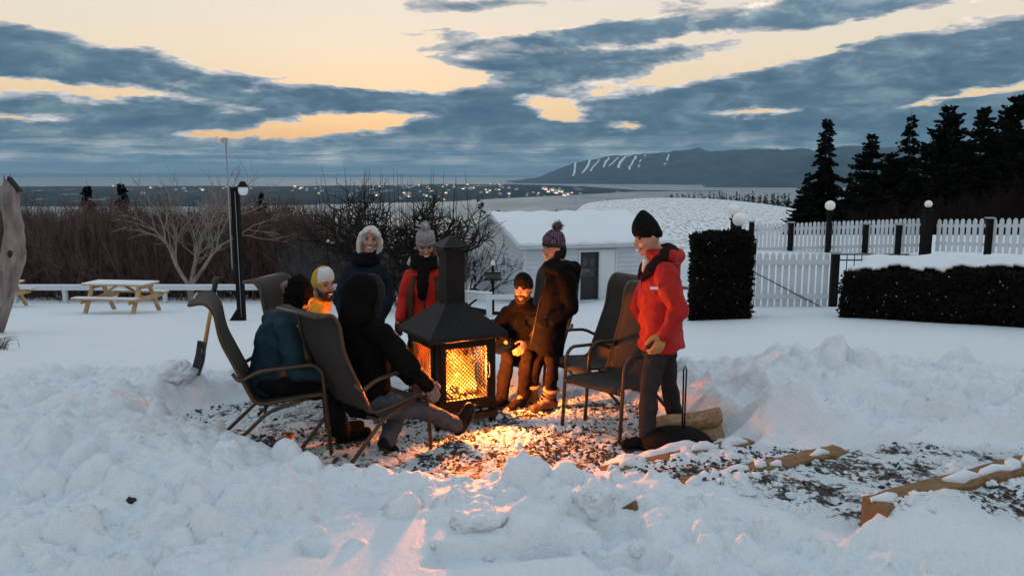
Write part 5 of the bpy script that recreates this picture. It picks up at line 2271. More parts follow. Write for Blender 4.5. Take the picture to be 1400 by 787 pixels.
class Head:
    def __init__(s, c, F, up=(0, 0, 1), k=1.0):
        s.c = Vector(c)
        s.F = Vector(F).normalized()
        up = Vector(up)
        s.R = s.F.cross(up).normalized()
        s.U = s.R.cross(s.F).normalized()
        s.k = k

    def p(s, x, y, z):
        return s.c + (s.R * x + s.F * y + s.U * z) * s.k

    def M(s):
        return Matrix((s.R, s.F, s.U)).transposed()

    def skull(s, mb):
        n, m = 40, 30
        rs = []
        g = lambda v, w: math.exp(-(v / w) ** 2)
        for i in range(m + 1):
            th = math.pi * (.015 + .97 * i / m)
            ring = []
            for j in range(n):
                ph = 2 * math.pi * j / n
                ux_, uy_, uz_ = math.sin(th) * math.sin(ph), math.sin(th) * math.cos(ph), -math.cos(th)
                x, y, z = .077 * ux_, .097 * uy_, .120 * uz_
                if z < 0:
                    t = -z / .12
                    x *= 1 - .30 * t * t
                    y = y * (1 - .10 * t) + .018 * t
                    if uy_ < 0:
                        y *= 1 - .25 * t
                if uy_ > 0:
                    y *= .94
                    y += .030 * g(x, .013) * (g(z + .022, .020) + .45 * g(z - .008, .018)) * (1 if z > -.05 else g(z + .05, .006))
                    y -= .012 * (g(x - .032, .016) + g(x + .032, .016)) * g(z - .014, .014)
                    y += .006 * g(z - .036, .012) * g(x, .05)
                    y += .008 * g(x, .024) * (g(z + .060, .007) + g(z + .074, .007))
                    y -= .005 * g(x, .02) * g(z + .067, .004)
                    y += .010 * g(x, .02) * g(z + .100, .016)
                    y += .006 * (g(x - .042, .018) + g(x + .042, .018)) * g(z + .028, .022)
                ring.append(s.p(x, y, z))
            rs.append(ring)
        mb.rings(rs)
        mb.capsule([s.p(0, .086, .022), s.p(0, .104, -.006), s.p(0, .114, -.026)], [.008, .0105, .0135], 8)
        mb.capsule([s.p(-.04, .074, .036), s.p(0, .086, .036), s.p(.04, .074, .036)], [.009, .010, .009], 8)
        mb.capsule([s.p(-.03, .058, -.10), s.p(0, .082, -.104), s.p(.03, .058, -.10)], [.016, .019, .016], 8)
        mb.capsule([s.p(-.016, .086, -.066), s.p(0, .094, -.066), s.p(.016, .086, -.066)], [.009, .011, .009], 8)
        for sg in (-1, 1):
            mb.sphere(s.p(sg * .043, .064, -.028), .022, 10, 8)
            mb.sphere(s.p(sg * .079, -.008, -.008), (.010, .020, .032), 8, 6, s.M())
        return mb


def hand(mb, w, d, side, nrm, k=1.0, curl=.5, fat=1.0, spread=.0):
    """w wrist, d direction of the fingers, side towards the thumb, nrm = palm side"""
    d, side, nrm = Vector(d).normalized(), Vector(side).normalized(), Vector(nrm).normalized()
    side = (side - d * side.dot(d)).normalized()
    nrm = d.cross(side).normalized() * (1 if d.cross(side).dot(nrm) > 0 else -1)
    P = lambda a, b, c: Vector(w) + (d * a + side * b + nrm * c) * k
    mb.ell([(P(-.01, 0, 0), side * .028 * k, nrm * .022 * k), (P(.03, .002, 0), side * .040 * k, nrm * .019 * fat * k), (P(.07, 0, 0), side * .043 * k, nrm * .017 * fat * k), (P(.098, -.002, .0), side * .038 * k, nrm * .013 * fat * k)], 12)
    for b, L, a0 in ((.030, .070, .092), (.010, .080, .096), (-.011, .074, .094), (-.031, .058, .088)):
        pts, ang, q = [P(a0 - .012, b, 0)], 0.0, P(a0 - .012, b, 0)
        for f, t in ((.45, .45), (.32, .8), (.23, .7)):
            ang += curl * t * 1.3
            q = q + (d * math.cos(ang) + nrm * math.sin(ang) + side * (b * spread * 8)) * (L * f + .006) * k
            pts.append(q)
        mb.capsule(pts, [.0100 * k * fat, .0095 * k * fat, .0088 * k * fat, .0078 * k * fat], 8)
    q0 = P(.022, .030, .004)
    q1 = q0 + (d * .55 + side * .75 + nrm * .25) * .038 * k
    q2 = q1 + (d * .85 + side * .25 + nrm * (.25 + .3 * curl)) * .034 * k
    q3 = q2 + (d * .9 + side * .0 + nrm * (.3 + .4 * curl)) * .024 * k
    mb.capsule([q0, q1, q2, q3], [.0125 * k * fat, .0115 * k * fat, .0105 * k * fat, .009 * k * fat], 8)


def person(label, J, look, opt):
    """J: joints in world space (head, neck, sl, sr, el, er, wl, wr, hl, hr, kl, kr, al, ar, tl, tr); l / r are the person's own sides"""
    J = {k: Vector(v) for k, v in J.items()}
    base = (J['al'] + J['ar']) / 2
    root = thing('person', label, 'person', (base.x, base.y, 0.0), 0, 'people around the fire')
    loc = root.location.copy()
    H = Head(J['head'], look, opt.get('up', (0, 0, 1)), opt.get('hk', 1.0))
    chest = (J['sl'] + J['sr']) / 2
    pelv = (J['hl'] + J['hr']) / 2
    S = (J['sr'] - J['sl']).normalized()
    U = (chest - pelv)
    UL = U.length
    Un = U.normalized()
    S = (S - Un * S.dot(Un)).normalized()
    Fw = Un.cross(S).normalized()          # front of the chest
    seed = opt['seed']

    def put(name, me, mt, par=root):
        me.transform(Matrix.Translation(-loc))
        me.materials.append(mt)
        return link(name, me, None, par)

    def sec(t, rx, ry, off=0.0):
        return (pelv + U * t + Fw * off, S * rx, Fw * ry)
    # ---- the body itself, one continuous figure
    mb = MB()
    H.skull(mb)
    mb.capsule([H.p(0, -.012, -.06), J['neck'], chest + Un * .02], [.052, .055, .06], 12)
    mb.ell([sec(-.12, .12, .09), sec(.1, .145, .10), sec(.4, .125, .092), sec(.75, .155, .10), sec(1.0, .14, .075), sec(1.1, .06, .05)], 18)
    for a, e, w in (('sl', 'el', 'wl'), ('sr', 'er', 'wr')):
        mb.capsule([J[a], J[e], J[w]], [.052, .040, .027], 12)
    lk_ = opt.get('leg', 1.0)
    for h, k, a, t in (('hl', 'kl', 'al', 'tl'), ('hr', 'kr', 'ar', 'tr')):
        mb.capsule([J[h], J[k], J[a]], [.078 * lk_, .050 * lk_, .036 * lk_], 12)
        ft = (J[t] - J[a])
        mb.capsule([J[a], J[a] + ft * .45 - Vector((0, 0, .01))], [.034, .026], 10)
    for s, w, e in (('l', 'wl', 'el'), ('r', 'wr', 'er')):
        if opt.get('bare_' + s):
            q = opt['bare_' + s]
            hand(mb, J[w], *q)
        else:
            d_ = (J[w] - J[e]).normalized()
            mb.capsule([J[w], J[w] + d_ * .05], [.024, .022], 8)
    put('body', remesh(mb, .0092, 2, 'body'), SKIN if 'skin' not in opt else opt['skin'])
    # ---- face
    dark = mat('eye_dark', (.012, .009, .008), .2)
    for sg in (-1, 1):
        MB_ = MB().sphere(H.p(sg * .033, .0785, .013), (.0155, .010, .0075), 10, 8, H.M())
        put('eye', MB_.mesh('eye'), dark)
        eb = MB().tube([H.p(sg * .015, .092, .034), H.p(sg * .033, .090, .040), H.p(sg * .051, .078, .034)], [.004, .005, .003], 6)
        put('eyebrow', eb.mesh('eyebrow'), opt.get('brow', mat('brow_dark', (.03, .02, .015), .9)))
    smile = opt.get('smile', 0)
    mo = MB()
    pts = [H.p(x, .1045 - abs(x) * .55, -.068 + smile * (abs(x) / .03) ** 2 * .013) for x in (-.03, -.018, 0, .018, .03)]
    mo.tube(pts, [.004, .009, .0105, .009, .004] if smile else [.002, .005, .006, .005, .002], 8)
    put('mouth', mo.mesh('mouth'), mat('lips', (.30, .10, .085), .5))
    if smile:
        te = MB()
        te.tube([H.p(x, .1105 - abs(x) * .52, -.066 + smile * (abs(x) / .03) ** 2 * .011) for x in (-.022, -.01, 0, .01, .022)], [.003, .0062, .0068, .0062, .003], 8)
        put('teeth', te.mesh('teeth'), mat('teeth_white', (.75, .72, .66), .3))
    # ---- trousers
    tr = MB()
    tk = opt.get('leg', 1.0)
    for h, k, a in (('hl', 'kl', 'al'), ('hr', 'kr', 'ar')):
        d_ = (J[a] - J[k]).normalized()
        mid = (J[k] + J[a]) / 2
        tr.capsule([J[h], (J[h] + J[k]) / 2, J[k], mid, J[a] + d_ * .01], [.096 * tk, .084 * tk, .068 * tk, .066 * tk, .058 * tk], 14)
    tr.ell([sec(-.16, .13, .11), sec(0, .165, .125), sec(.18, .15, .115)], 16)
    me = remesh(tr, .0135, 3, 'trousers')
    folds(me, .026, 11, seed, stretch=(1, 1, 1.3))
    put('trousers', me, opt['trouser'])
    # ---- boots
    for a, t, k in (('al', 'tl', 'kl'), ('ar', 'tr', 'kr')):
        bt_ = MB()
        toe, ank = J[t], J[a]
        f = (toe - ank)
        sh = (J[k] - ank).normalized()
        fdir = (f - sh * f.dot(sh))
        if fdir.length < .02:
            fdir = f
        fdir.normalize()
        heel = ank - sh * .055 - fdir * .035
        tip = ank - sh * .060 + fdir * .165
        mid = ank - sh * .045 + fdir * .07
        bt_.capsule([ank + sh * .09, ank + sh * .02, ank - sh * .03], [.055, .052, .05], 12)
        bt_.capsule([heel, mid, tip], [.042, .047, .040], 12)
        bo = put('boot', remesh(bt_, .009, 2, 'boot'), opt['boot'])
        so = MB()
        side = fdir.cross(sh).normalized()
        rs = []
        for zz in (-.105, -.088):
            ring = []
            for q in range(20):
                an = 2 * math.pi * q / 20
                L = .125 if math.cos(an) > 0 else .10
                ring.append(ank + fdir * (.065 + math.cos(an) * (L + .012)) + side * math.sin(an) * (.050 if math.cos(an) > -.2 else .043) + sh * zz)
            rs.append(ring)
        so.rings(rs)
        put('sole', so.mesh('sole'), opt.get('sole', mat('boot_sole', (.02, .017, .015), .8)), bo)
        if opt.get('laces'):
            lc = MB()
            for q in range(5):
                c_ = ank + fdir * (.055 + .016 * (4 - q) - .03) + sh * (-.015 + .025 * q)
                lc.tube([c_ - side * .035 + fdir * .02, c_ + fdir * .035 + sh * .006, c_ + side * .035 + fdir * .02], .0045, 5)
            put('lace', lc.mesh('lace'), mat('tan_lace', (.45, .30, .15), .9), bo)
            cf = MB().tube([ank + sh * .09 + (fdir * math.cos(v) + side * math.sin(v)) * .060 for v in np.linspace(0, 2 * math.pi, 15)], .016, 8)
            put('boot_cuff', cf.mesh('boot_cuff'), mat('tan_fleece', (.32, .22, .13), 1.0), bo)
    # ---- jacket
    jk = MB()
    k = opt.get('puff', 1.0)
    hem = opt.get('hem', -.12)
    hw = opt.get('hemw', 1.0)
    jk.ell([sec(hem, .185 * k * hw, .145 * k * hw, opt.get('hoff', 0)), sec(hem * .5, .188 * k * hw, .148 * k * hw), sec(.15, .178 * k, .142 * k), sec(.45, .168 * k, .138 * k), sec(.75, .182 * k, .142 * k), sec(.92, .155 * k, .118 * k), sec(1.06, .10, .09)], 22)
    jk.capsule([J['sl'], J['sr']], [.074 * k, .074 * k], 12)
    ak = opt.get('arm', k)
    for a, e, w in (('sl', 'el', 'wl'), ('sr', 'er', 'wr')):
        m1 = (J[a] + J[e]) / 2
        m2 = (J[e] + J[w]) / 2
        jk.capsule([J[a], m1, J[e], m2, J[w]], [.078 * ak, .073 * ak, .066 * ak, .060 * ak, .050 * ak], 12)
    # standing collar
    nk = J['neck']
    nd = (H.p(0, -.01, -.07) - nk)
    nd = nd.normalized() if nd.length > .01 else Un
    cr = opt.get('collar', 1.0)
    jk.ell([(nk - nd * .06, S * .11 * cr, Fw * .10 * cr), (nk + nd * .02, S * .088 * cr, Fw * .088 * cr), (nk + nd * opt.get('colh', .055), S * .080 * cr, Fw * .082 * cr)], 16)
    me = remesh(jk, .0135, 3, 'jacket')
    folds(me, opt.get('fold', .034), opt.get('fsc', 8.0), seed + 3)
    jko = put('jacket', me, opt['jacket'])
    # zip line and pocket flaps
    zp = MB()
    zp.tube([pelv + U * t_ + Fw * (.146 * k * (1 if t_ < .8 else .86)) for t_ in (hem + .02, .2, .5, .8, .98)], .006, 6)
    put('zip', zp.mesh('zip'), opt.get('zip', mat('zip_black', (.01, .01, .01), .5)), jko)
    # ---- gloves
    for s in ('l', 'r'):
        g = opt.get('glove_' + s)
        if g:
            gm = MB()
            d_ = (J['w' + s] - J['e' + s]).normalized()
            gm.capsule([J['w' + s] - d_ * .06, J['w' + s] + d_ * .01], [.046, .038], 12)
            hand(gm, J['w' + s], *g)
            me = remesh(gm, .0068, 2, 'glove')
            put('glove', me, opt['glove'])
    # ---- head wear and hair
    hat = opt.get('hat')
    if hat:
        hm = MB()
        tl = hat.get('tilt', .0)
        secs = []
        for z, rx, ry, oy in hat['prof']:
            y0 = -.004 + oy
            secs.append((H.p(0, y0 - tl * (z - .03), z), H.R * rx * H.k, (H.F - H.U * hat.get('slope', -.32)).normalized() * ry * H.k))
        hm.ell(secs, 24)
        me = remesh(hm, .007, 3, 'hat')
        folds(me, .006, 14, seed + 9)
        ho = put('hat', me, hat['mat'])
        if hat.get('cuff'):
            z0, z1 = hat['cuff']
            cu = MB()
            cu.ell([(H.p(0, -.004, z0), H.R * .093 * H.k, (H.F - H.U * hat.get('slope', -.32)).normalized() * .112 * H.k), (H.p(0, -.004, (z0 + z1) / 2), H.R * .097 * H.k, (H.F - H.U * hat.get('slope', -.32)).normalized() * .116 * H.k), (H.p(0, -.004, z1), H.R * .091 * H.k, (H.F - H.U * hat.get('slope', -.32)).normalized() * .109 * H.k)], 24)
            put('hat_cuff', remesh(cu, .007, 1, 'cuff'), hat.get('cmat', hat['mat']), ho)
        if hat.get('pom'):
            c_, r_ = H.p(*hat['pom'][0]), hat['pom'][1]
            Rp = np.random.default_rng(seed)
            pm = MB()
            pm.sphere(c_, r_ * .75, 14, 10)
            for i in range(260):
                v = Vector(Rp.normal(size=3)).normalized()
                x, y = frame(v)
                b = c_ + v * r_ * .6
                e = c_ + v * r_ * Rp.uniform(.95, 1.25) + Vector(Rp.normal(size=3)) * r_ * .12
                pm.rings([[b + x * .004, b - x * .002 + y * .0035, b - x * .002 - y * .0035], [e + x * .0015, e - x * .001, e - y * .001]])
            put('pompom', pm.mesh('pompom'), hat['pmat'], ho)
    hr = opt.get('hair')
    if hr:
        hm = MB()
        for it in hr['shape']:
            if it[0] == 'e':
                hm.sphere(H.p(*it[1]), tuple(v * H.k for v in it[2]), 18, 14, H.M())
            else:
                hm.capsule([H.p(*q) for q in it[1]], it[2], 10)
        me = remesh(hm, .008, 2, 'hair')
        folds(me, hr.get('amp', .015), hr.get('sc', 16), seed + 17, 4, stretch=hr.get('st', (1, 1, .35)))
        put('hair', me, hr['mat'])
    be = opt.get('beard')
    if be:
        bm2 = MB()
        for sg in (-1, 1):
            bm2.capsule([H.p(sg * .070, .012, -.02), H.p(sg * .062, .040, -.075), H.p(sg * .030, .082, -.105), H.p(0, .090, -.112)], [.010, .018, .020, .020], 8)
            bm2.capsule([H.p(0, .104, -.048), H.p(sg * .026, .090, -.056), H.p(sg * .038, .075, -.085)], [.0075, .009, .012], 8)
        me = remesh(bm2, .006, 1, 'beard')
        folds(me, .007, 40, seed + 4, 3)
        put('beard', me, be)
    return root, H, J, put, jko, (pelv, U, Un, S, Fw)


def ring_scarf(H, J, S, Fw, Un, r, th, seed, amp=.012, lift=.02):
    mb = MB()
    nk = J['neck']
    for q in range(2):
        mb.tube([nk + Un * (lift - .045 * q) + (S * math.cos(v) * (r + .012 * q) + Fw * math.sin(v) * (r + .006 + .02 * q)) for v in np.linspace(0, 2 * math.pi, 25)], th, 10)
    me = remesh(mb, .009, 2, 'scarf')
    folds(me, amp, 22, seed)
    return me


BEANIE = [(-.012, .080, .100, 0), (.03, .089, .108, 0), (.07, .087, .104, 0), (.11, .070, .084, -.004), (.135, .045, .055, -.006), (.15, .016, .02, -.006)]

# ---- 1. man standing in the red parka
d = 5.86
J = dict(head=at(886, 324, d), neck=at(902, 352, d + .02), sl=at(911, 375, d - .17), sr=at(893, 372, d + .19), el=at(928, 424, d - .24), er=at(872, 420, d + .26), wl=at(907, 457, d - .26), wr=at(884, 446, d + .20),
         hl=at(900, 468, d - .09), hr=at(908, 468, d + .10), kl=at(888, 530, d - .13), kr=at(914, 522, d + .17), al=onz(884, 590, .10), ar=at(925, 572, d + .25), tl=onz(852, 598, .06), tr=at(900, 578, d + .22))
J['ar'].z = .10
J['al'].y = d - .12
J['al'].x = at(884, 590, d - .12).x
J['tl'] = J['al'] + Vector((-.2, -.05, -.05))
J['tr'] = J['ar'] + Vector((-.17, .02, -.05))
jred = cloth('red_parka_cloth', (.36, .013, .010), .62, 120, .22)
blk = cloth('black_cloth', (.0085, .0085, .0095), .85)
fwd = Vector((-.96, -.16, 0))
r1 = person('person standing in profile in a red parka, black beanie and tan gloves', J, (-.93, -.20, -.30), dict(seed=1, up=(-.25, 0, 1), jacket=jred, puff=1.12, hem=-.07, hemw=1.06, arm=1.05, collar=1.22, colh=.075, trouser=cloth('charcoal_jeans', (.030, .028, .032), .85), leg=1.02, boot=blk, smile=.6, fold=.040,
            brow=mat('brow_grey', (.12, .09, .07), .9), skin=mat('skin_ruddy', (.42, .20, .135), .5, var=.12, vscale=25),
            hat=dict(prof=[(-.005, .082, .104, 0), (.03, .092, .112, 0), (.07, .090, .110, 0), (.11, .080, .096, -.006), (.15, .058, .068, -.012), (.185, .032, .038, -.016), (.205, .012, .014, -.018)], mat=knit('black_knit', (.012, .012, .012), (.004, .004, .004), 70), slope=-.30, cuff=(.012, .066)),
            glove=cloth('tan_leather', (.42, .22, .07), .6, 90), glove_l=((-.35, -.05, -.95), (-.7, -.3, .2), (.6, .6, -.3), 1.12, .55, 1.35), glove_r=((-.2, -.3, -.9), (-.3, .8, .2), (0, 1, 0), 1.0, .6, 1.3)))
root, H, JJ, put, jko, (pelv, U, Un, S, Fw) = r1
# dark fleece collar hanging open, hood behind the neck
cm = MB()
nk = JJ['neck']
for s_ in (-1, 1):
    cm.capsule([nk - Fw * .08 + S * s_ * .06 + Un * .05, nk + S * s_ * .108 + Un * .03, nk + S * s_ * .095 + Fw * .09 - Un * .07, nk + S * s_ * .05 + Fw * .135 - Un * .14], [.05, .048, .045, .03], 10)
me = remesh(cm, .009, 2, 'lining')
folds(me, .014, 24, 5)
put('collar_lining', me, cloth('dark_fleece', (.022, .012, .011), 1.0), jko)
hm = MB()
hm.capsule([nk - Fw * .06 + S * .11 + Un * .02, nk - Fw * .13 + Un * .0, nk - Fw * .06 - S * .11 + Un * .02], [.050, .060, .050], 12)
hm.capsule([nk - Fw * .10 - Un * .02, nk - Fw * .12 - Un * .13], [.062, .045], 12)
me = remesh(hm, .011, 2, 'hood')
folds(me, .018, 10, 8)
put('hood', me, jred, jko)
lg = MB().box(JJ['sl'] + Fw * .10 - Un * .09 + S * (-.03), (.055, .02, .018)).mesh('chest_logo')
put('chest_logo', lg, mat('logo_white', (.7, .68, .65), .6), jko)
sh = MB()
sh.capsule([nk + Fw * .10 - Un * .02, nk + Fw * .115 - Un * .09], [.035, .025], 10)
put('shirt', remesh(sh, .009, 2, 'shirt'), cloth('pale_shirt', (.6, .57, .52), .9), jko)

# ---- 2. woman in the black coat and purple knitted hat
d = 6.78
J = dict(head=at(757, 338, d), neck=at(765, 364, d), sl=at(775, 380, d - .15), sr=at(757, 380, d + .17), el=at(783, 420, d - .20), er=at(748, 420, d + .22), wl=at(757, 438, d - .19), wr=at(738, 436, d + .14),
         hl=at(755, 458, d - .07), hr=at(745, 458, d + .09), kl=at(755, 508, d - .10), kr=at(731, 506, d + .06), al=at(753, 543, d - .05), ar=at(728, 538, d + .12))
J['al'].z = J['ar'].z = .095
J['tl'] = J['al'] + Vector((-.18, -.09, -.05))
J['tr'] = J['ar'] + Vector((-.19, -.07, -.05))
brn = mat('brown_boot', (.07, .032, .016), .7, var=.3, vscale=20)
r2 = person('person standing in a long black coat, purple knitted bobble hat and lace up boots', J, (-.88, -.44, -.08), dict(seed=2, hk=.95, jacket=cloth('black_coat', (.0058, .0048, .0047), .9), puff=.98, hem=-.30, hemw=1.05, collar=1.25, arm=1.0, trouser=cloth('dark_plum_leggings', (.013, .008, .0075), .85), leg=.80, boot=brn, laces=True, smile=.3,
            hat=dict(prof=[(.0, .082, .100, 0), (.03, .092, .110, 0), (.07, .094, .110, -.004), (.11, .082, .094, -.014), (.14, .060, .068, -.022), (.16, .03, .034, -.026)], mat=knit('purple_knit', (.30, .19, .27), (.045, .022, .040), 62), pom=((0, -.055, .185), .048), pmat=mat('brown_fur', (.10, .065, .055), 1.0), slope=-.20, cuff=(.0, .034), cmat=mat('hat_band', (.015, .008, .009), .9)),
            hair=dict(mat=mat('dark_hair', (.008, .006, .005), .7, spec=.1), shape=[('e', (0, -.035, -.03), (.088, .080, .11)), ('c', [(.06, .0, -.05), (.075, .015, -.13), (.07, .03, -.2)], [.03, .032, .02]), ('c', [(-.06, .0, -.05), (-.075, .015, -.13), (-.07, .03, -.2)], [.03, .032, .02])]),
            glove=blk, glove_l=((-.9, -.1, -.3), (-.2, .1, 1), (0, 1, 0), .9, .4, 1.2), glove_r=((-.9, .1, -.3), (0, -.2, 1), (0, -1, 0), .9, .4, 1.2)))
root, H, JJ, put, jko, (pelv, U, Un, S, Fw) = r2
put('scarf', ring_scarf(H, JJ, S, Fw, Un, .085, .042, 3), cloth('black_wool', (.010, .009, .009), 1.0), root)
hm = MB()
nk = JJ['neck']
hm.capsule([nk - Fw * .05 + S * .11, nk - Fw * .13 - Un * .01, nk - Fw * .05 - S * .11], [.05, .07, .05], 12)
hm.capsule([nk - Fw * .13, nk - Fw * .16 - Un * .10], [.07, .045], 12)
put('hood', remesh(hm, .011, 2, 'hood'), MAT['black_coat'], jko)

# ---- 3. bearded man seated in black
d = 7.2
J = dict(head=at(716, 394, d), neck=at(712, 415, d + .05), sl=at(737, 430, d - .02), sr=at(694, 428, d + .20), el=at(742, 462, d - .16), er=at(680, 452, d + .10), wl=at(722, 470, d - .32), wr=at(690, 465, d - .14),
         hl=at(736, 486, d + .06), hr=at(714, 488, d + .22), kl=at(722, 486, d - .38), kr=at(694, 487, d - .30), al=at(716, 528, d - .34), ar=at(687, 530, d - .36))
for a in ('al', 'ar'):
    J[a].z = .095
J['tl'] = J['al'] + Vector((-.12, -.17, -.05))
J['tr'] = J['ar'] + Vector((-.10, -.17, -.05))
r3 = person('person seated in black behind the fireplace, wearing a black beanie', J, (-.40, -.90, -.10), dict(seed=3, jacket=cloth('black_jacket', (.0060, .0055, .0055), .8), puff=1.05, hem=-.08, collar=1.2, trouser=cloth('dark_trousers', (.012, .008, .007), .9), boot=cloth('dark_boot', (.02, .012, .01), .7), smile=0,
            hat=dict(prof=BEANIE, mat=MAT['black_knit']), beard=mat('dark_beard', (.020, .012, .009), .95), glove=blk, bare_l=((-.6, -.6, -.35), (-.3, .2, .9), (.3, .5, -.6), 1.0, .4, 1.0), glove_r=((-.75, -.55, -.25), (.2, -.2, 1), (.3, .8, 0), 1.0, .5, 1.25)))

# ---- 4. woman in red jacket and brown vest, looking down at the fire
d = 7.22
J = dict(head=at(582, 334, d), neck=at(580, 357, d + .06), sr=at(561, 378, d + .03), sl=at(603, 377, d + .05), er=at(551, 408, d + .02), el=at(613, 408, d + .03), wr=at(546, 434, d - .08), wl=at(606, 438, d - .1),
         hr=at(568, 440, d + .05), hl=at(592, 440, d + .05), kr=at(566, 492, d), kl=at(594, 492, d), ar=at(566, 530, d + .05), al=at(594, 530, d + .05))
for a in ('al', 'ar'):
    J[a].z = .095
    J['t' + a[1]] = J[a] + Vector((0, -.2, -.05))
r4 = person('person standing in a bright red jacket with brown vest and grey bobble hat', J, (.12, -.86, -.50), dict(seed=4, hk=.95, up=(0, -.3, 1), jacket=cloth('bright_red_jacket', (.50, .018, .010), .6, 120, .15), puff=.90, hem=-.06, collar=1.0, arm=.88, trouser=blk, boot=blk, leg=.85, smile=.5, fold=.026,
            hat=dict(prof=[(.0, .084, .102, 0), (.03, .093, .112, 0), (.08, .093, .110, 0), (.125, .082, .095, -.004), (.155, .056, .064, -.008), (.17, .02, .024, -.01)], mat=knit('grey_knit', (.40, .41, .42), (.20, .205, .21), 80), pom=((0, -.006, .205), .043), pmat=mat('grey_wool', (.45, .46, .47), 1.0), cuff=(.0, .05)),
            hair=dict(mat=mat('light_brown_hair', (.16, .09, .05), .7), shape=[('e', (0, -.035, -.03), (.084, .078, .105)), ('c', [(-.07, .0, -.04), (-.082, .0, -.12), (-.08, .02, -.17)], [.022, .024, .014])]),
            glove=cloth('brown_glove', (.055, .028, .018), .8), glove_r=((-.1, -.35, -.95), (.8, -.4, 0), (.2, .8, -.1), .95, .35, 1.25), glove_l=((-.3, -.3, -.9), (-.8, -.4, 0), (.2, .8, -.1), .95, .35, 1.25)))
root, H, JJ, put, jko, (pelv, U, Un, S, Fw) = r4
vm_ = MB()
sc_ = lambda t, rx, ry, off=0: (pelv + U * t + Fw * off, S * rx, Fw * ry)
for s_ in (-1, 1):
    # vest fronts left hanging open
    c = lambda t, a: pelv + U * t + S * s_ * (.178 * .95 * math.cos(a)) + Fw * (.150 * .95 * math.sin(a))
    rs = []
    for t in (-.04, .2, .45, .7, .92, 1.04):
        k_ = 1.0 if t < .85 else .82
        ring = [pelv + U * t + (S * s_ * .186 * math.cos(a) + Fw * .150 * math.sin(a)) * k_ for a in np.linspace(-1.2, .95, 9)]
        ring += [pelv + U * t + (S * s_ * .160 * math.cos(a) + Fw * .124 * math.sin(a)) * k_ for a in np.linspace(.95, -1.2, 9)]
        rs.append(ring)
    vm_.rings(rs)
me = remesh(vm_, .010, 2, 'vest')
folds(me, .014, 8, 3)
put('vest', me, cloth('brown_vest', (.075, .045, .035), .9))
put('scarf', ring_scarf(H, JJ, S, Fw, Un, .088, .045, 6, .02), cloth('black_wool', (.01, .009, .009), 1.0))
sm_ = MB()
sm_.capsule([JJ['neck'] + Fw * .11 - Un * .03, JJ['neck'] + Fw * .15 - Un * .14, JJ['neck'] + Fw * .16 - Un * .30], [.06, .055, .045], 10)
me = remesh(sm_, .009, 2, 'tail')
folds(me, .02, 20, 4)
put('scarf_tail', me, MAT['black_wool'])
fu = MB()
for s_ in (-1, 1):
    fu.capsule([JJ['neck'] - Fw * .07 + Un * .02 + S * s_ * .04, JJ['neck'] + S * s_ * .115 + Un * .015, JJ['neck'] + S * s_ * .13 + Fw * .05 - Un * .02], [.035, .035, .025], 8)
me = remesh(fu, .009, 1, 'fur')
folds(me, .02, 30, 5)
put('fur_trim', me, mat('cream_fleece', (.40, .34, .30), 1.0))

# ---- 5. grey haired woman smiling, navy jacket
d = 7.65
J = dict(head=at(506, 327, d), neck=at(500, 352, d + .05), sr=at(480, 371, d + .03), sl=at(521, 370, d), er=at(463, 408, d - .02), el=at(531, 408, d - .05), wr=at(474, 438, d - .2), wl=at(520, 438, d - .22),
         hr=at(482, 440, d + .03), hl=at(508, 440, d + .03), kr=at(480, 490, d), kl=at(510, 490, d), ar=at(480, 525, d + .05), al=at(510, 525, d + .05))
for a in ('al', 'ar'):
    J[a].z = .095
    J['t' + a[1]] = J[a] + Vector((0.02, -.2, -.05))
navy = cloth('navy_jacket', (.012, .016, .028), .75)
gh_ = mat('grey_hair', (.50, .48, .45), .55, var=.35, vscale=60, stretch=(1, 1, .15))
r5 = person('bareheaded person standing in a navy jacket and scarf behind the seated group', J, (.18, -.97, -.12), dict(seed=5, hk=.97, up=(.12, 0, 1), jacket=navy, puff=1.02, hem=-.12, collar=1.25, trouser=blk, boot=blk, smile=1.0, brow=mat('brow_grey', (.12, .09, .07)),
            hair=dict(mat=gh_, amp=.014, sc=20, shape=[('e', (0, -.022, .022), (.096, .096, .116)), ('e', (0, -.05, -.04), (.085, .06, .11)), ('c', [(.055, .07, .085), (.088, .035, .05), (.100, .015, -.04), (.098, .01, -.12), (.085, .02, -.17)], [.024, .030, .033, .030, .018]), ('c', [(-.02, .085, .092), (-.075, .055, .06), (-.098, .02, -.02), (-.098, .01, -.09), (-.08, .02, -.13)], [.022, .030, .032, .028, .016])]),
            glove=navy, glove_r=((.4, -.5, -.6), (.3, -.5, .6), (0, 1, 0), .95, .5, 1.2), glove_l=((-.4, -.5, -.6), (-.3, -.5, .6), (0, 1, 0), .95, .5, 1.2)))
root, H, JJ, put, jko, (pelv, U, Un, S, Fw) = r5
put('scarf', ring_scarf(H, JJ, S, Fw, Un, .088, .045, 9, .02, .015), cloth('dark_blue_wool', (.008, .009, .014), 1.0))

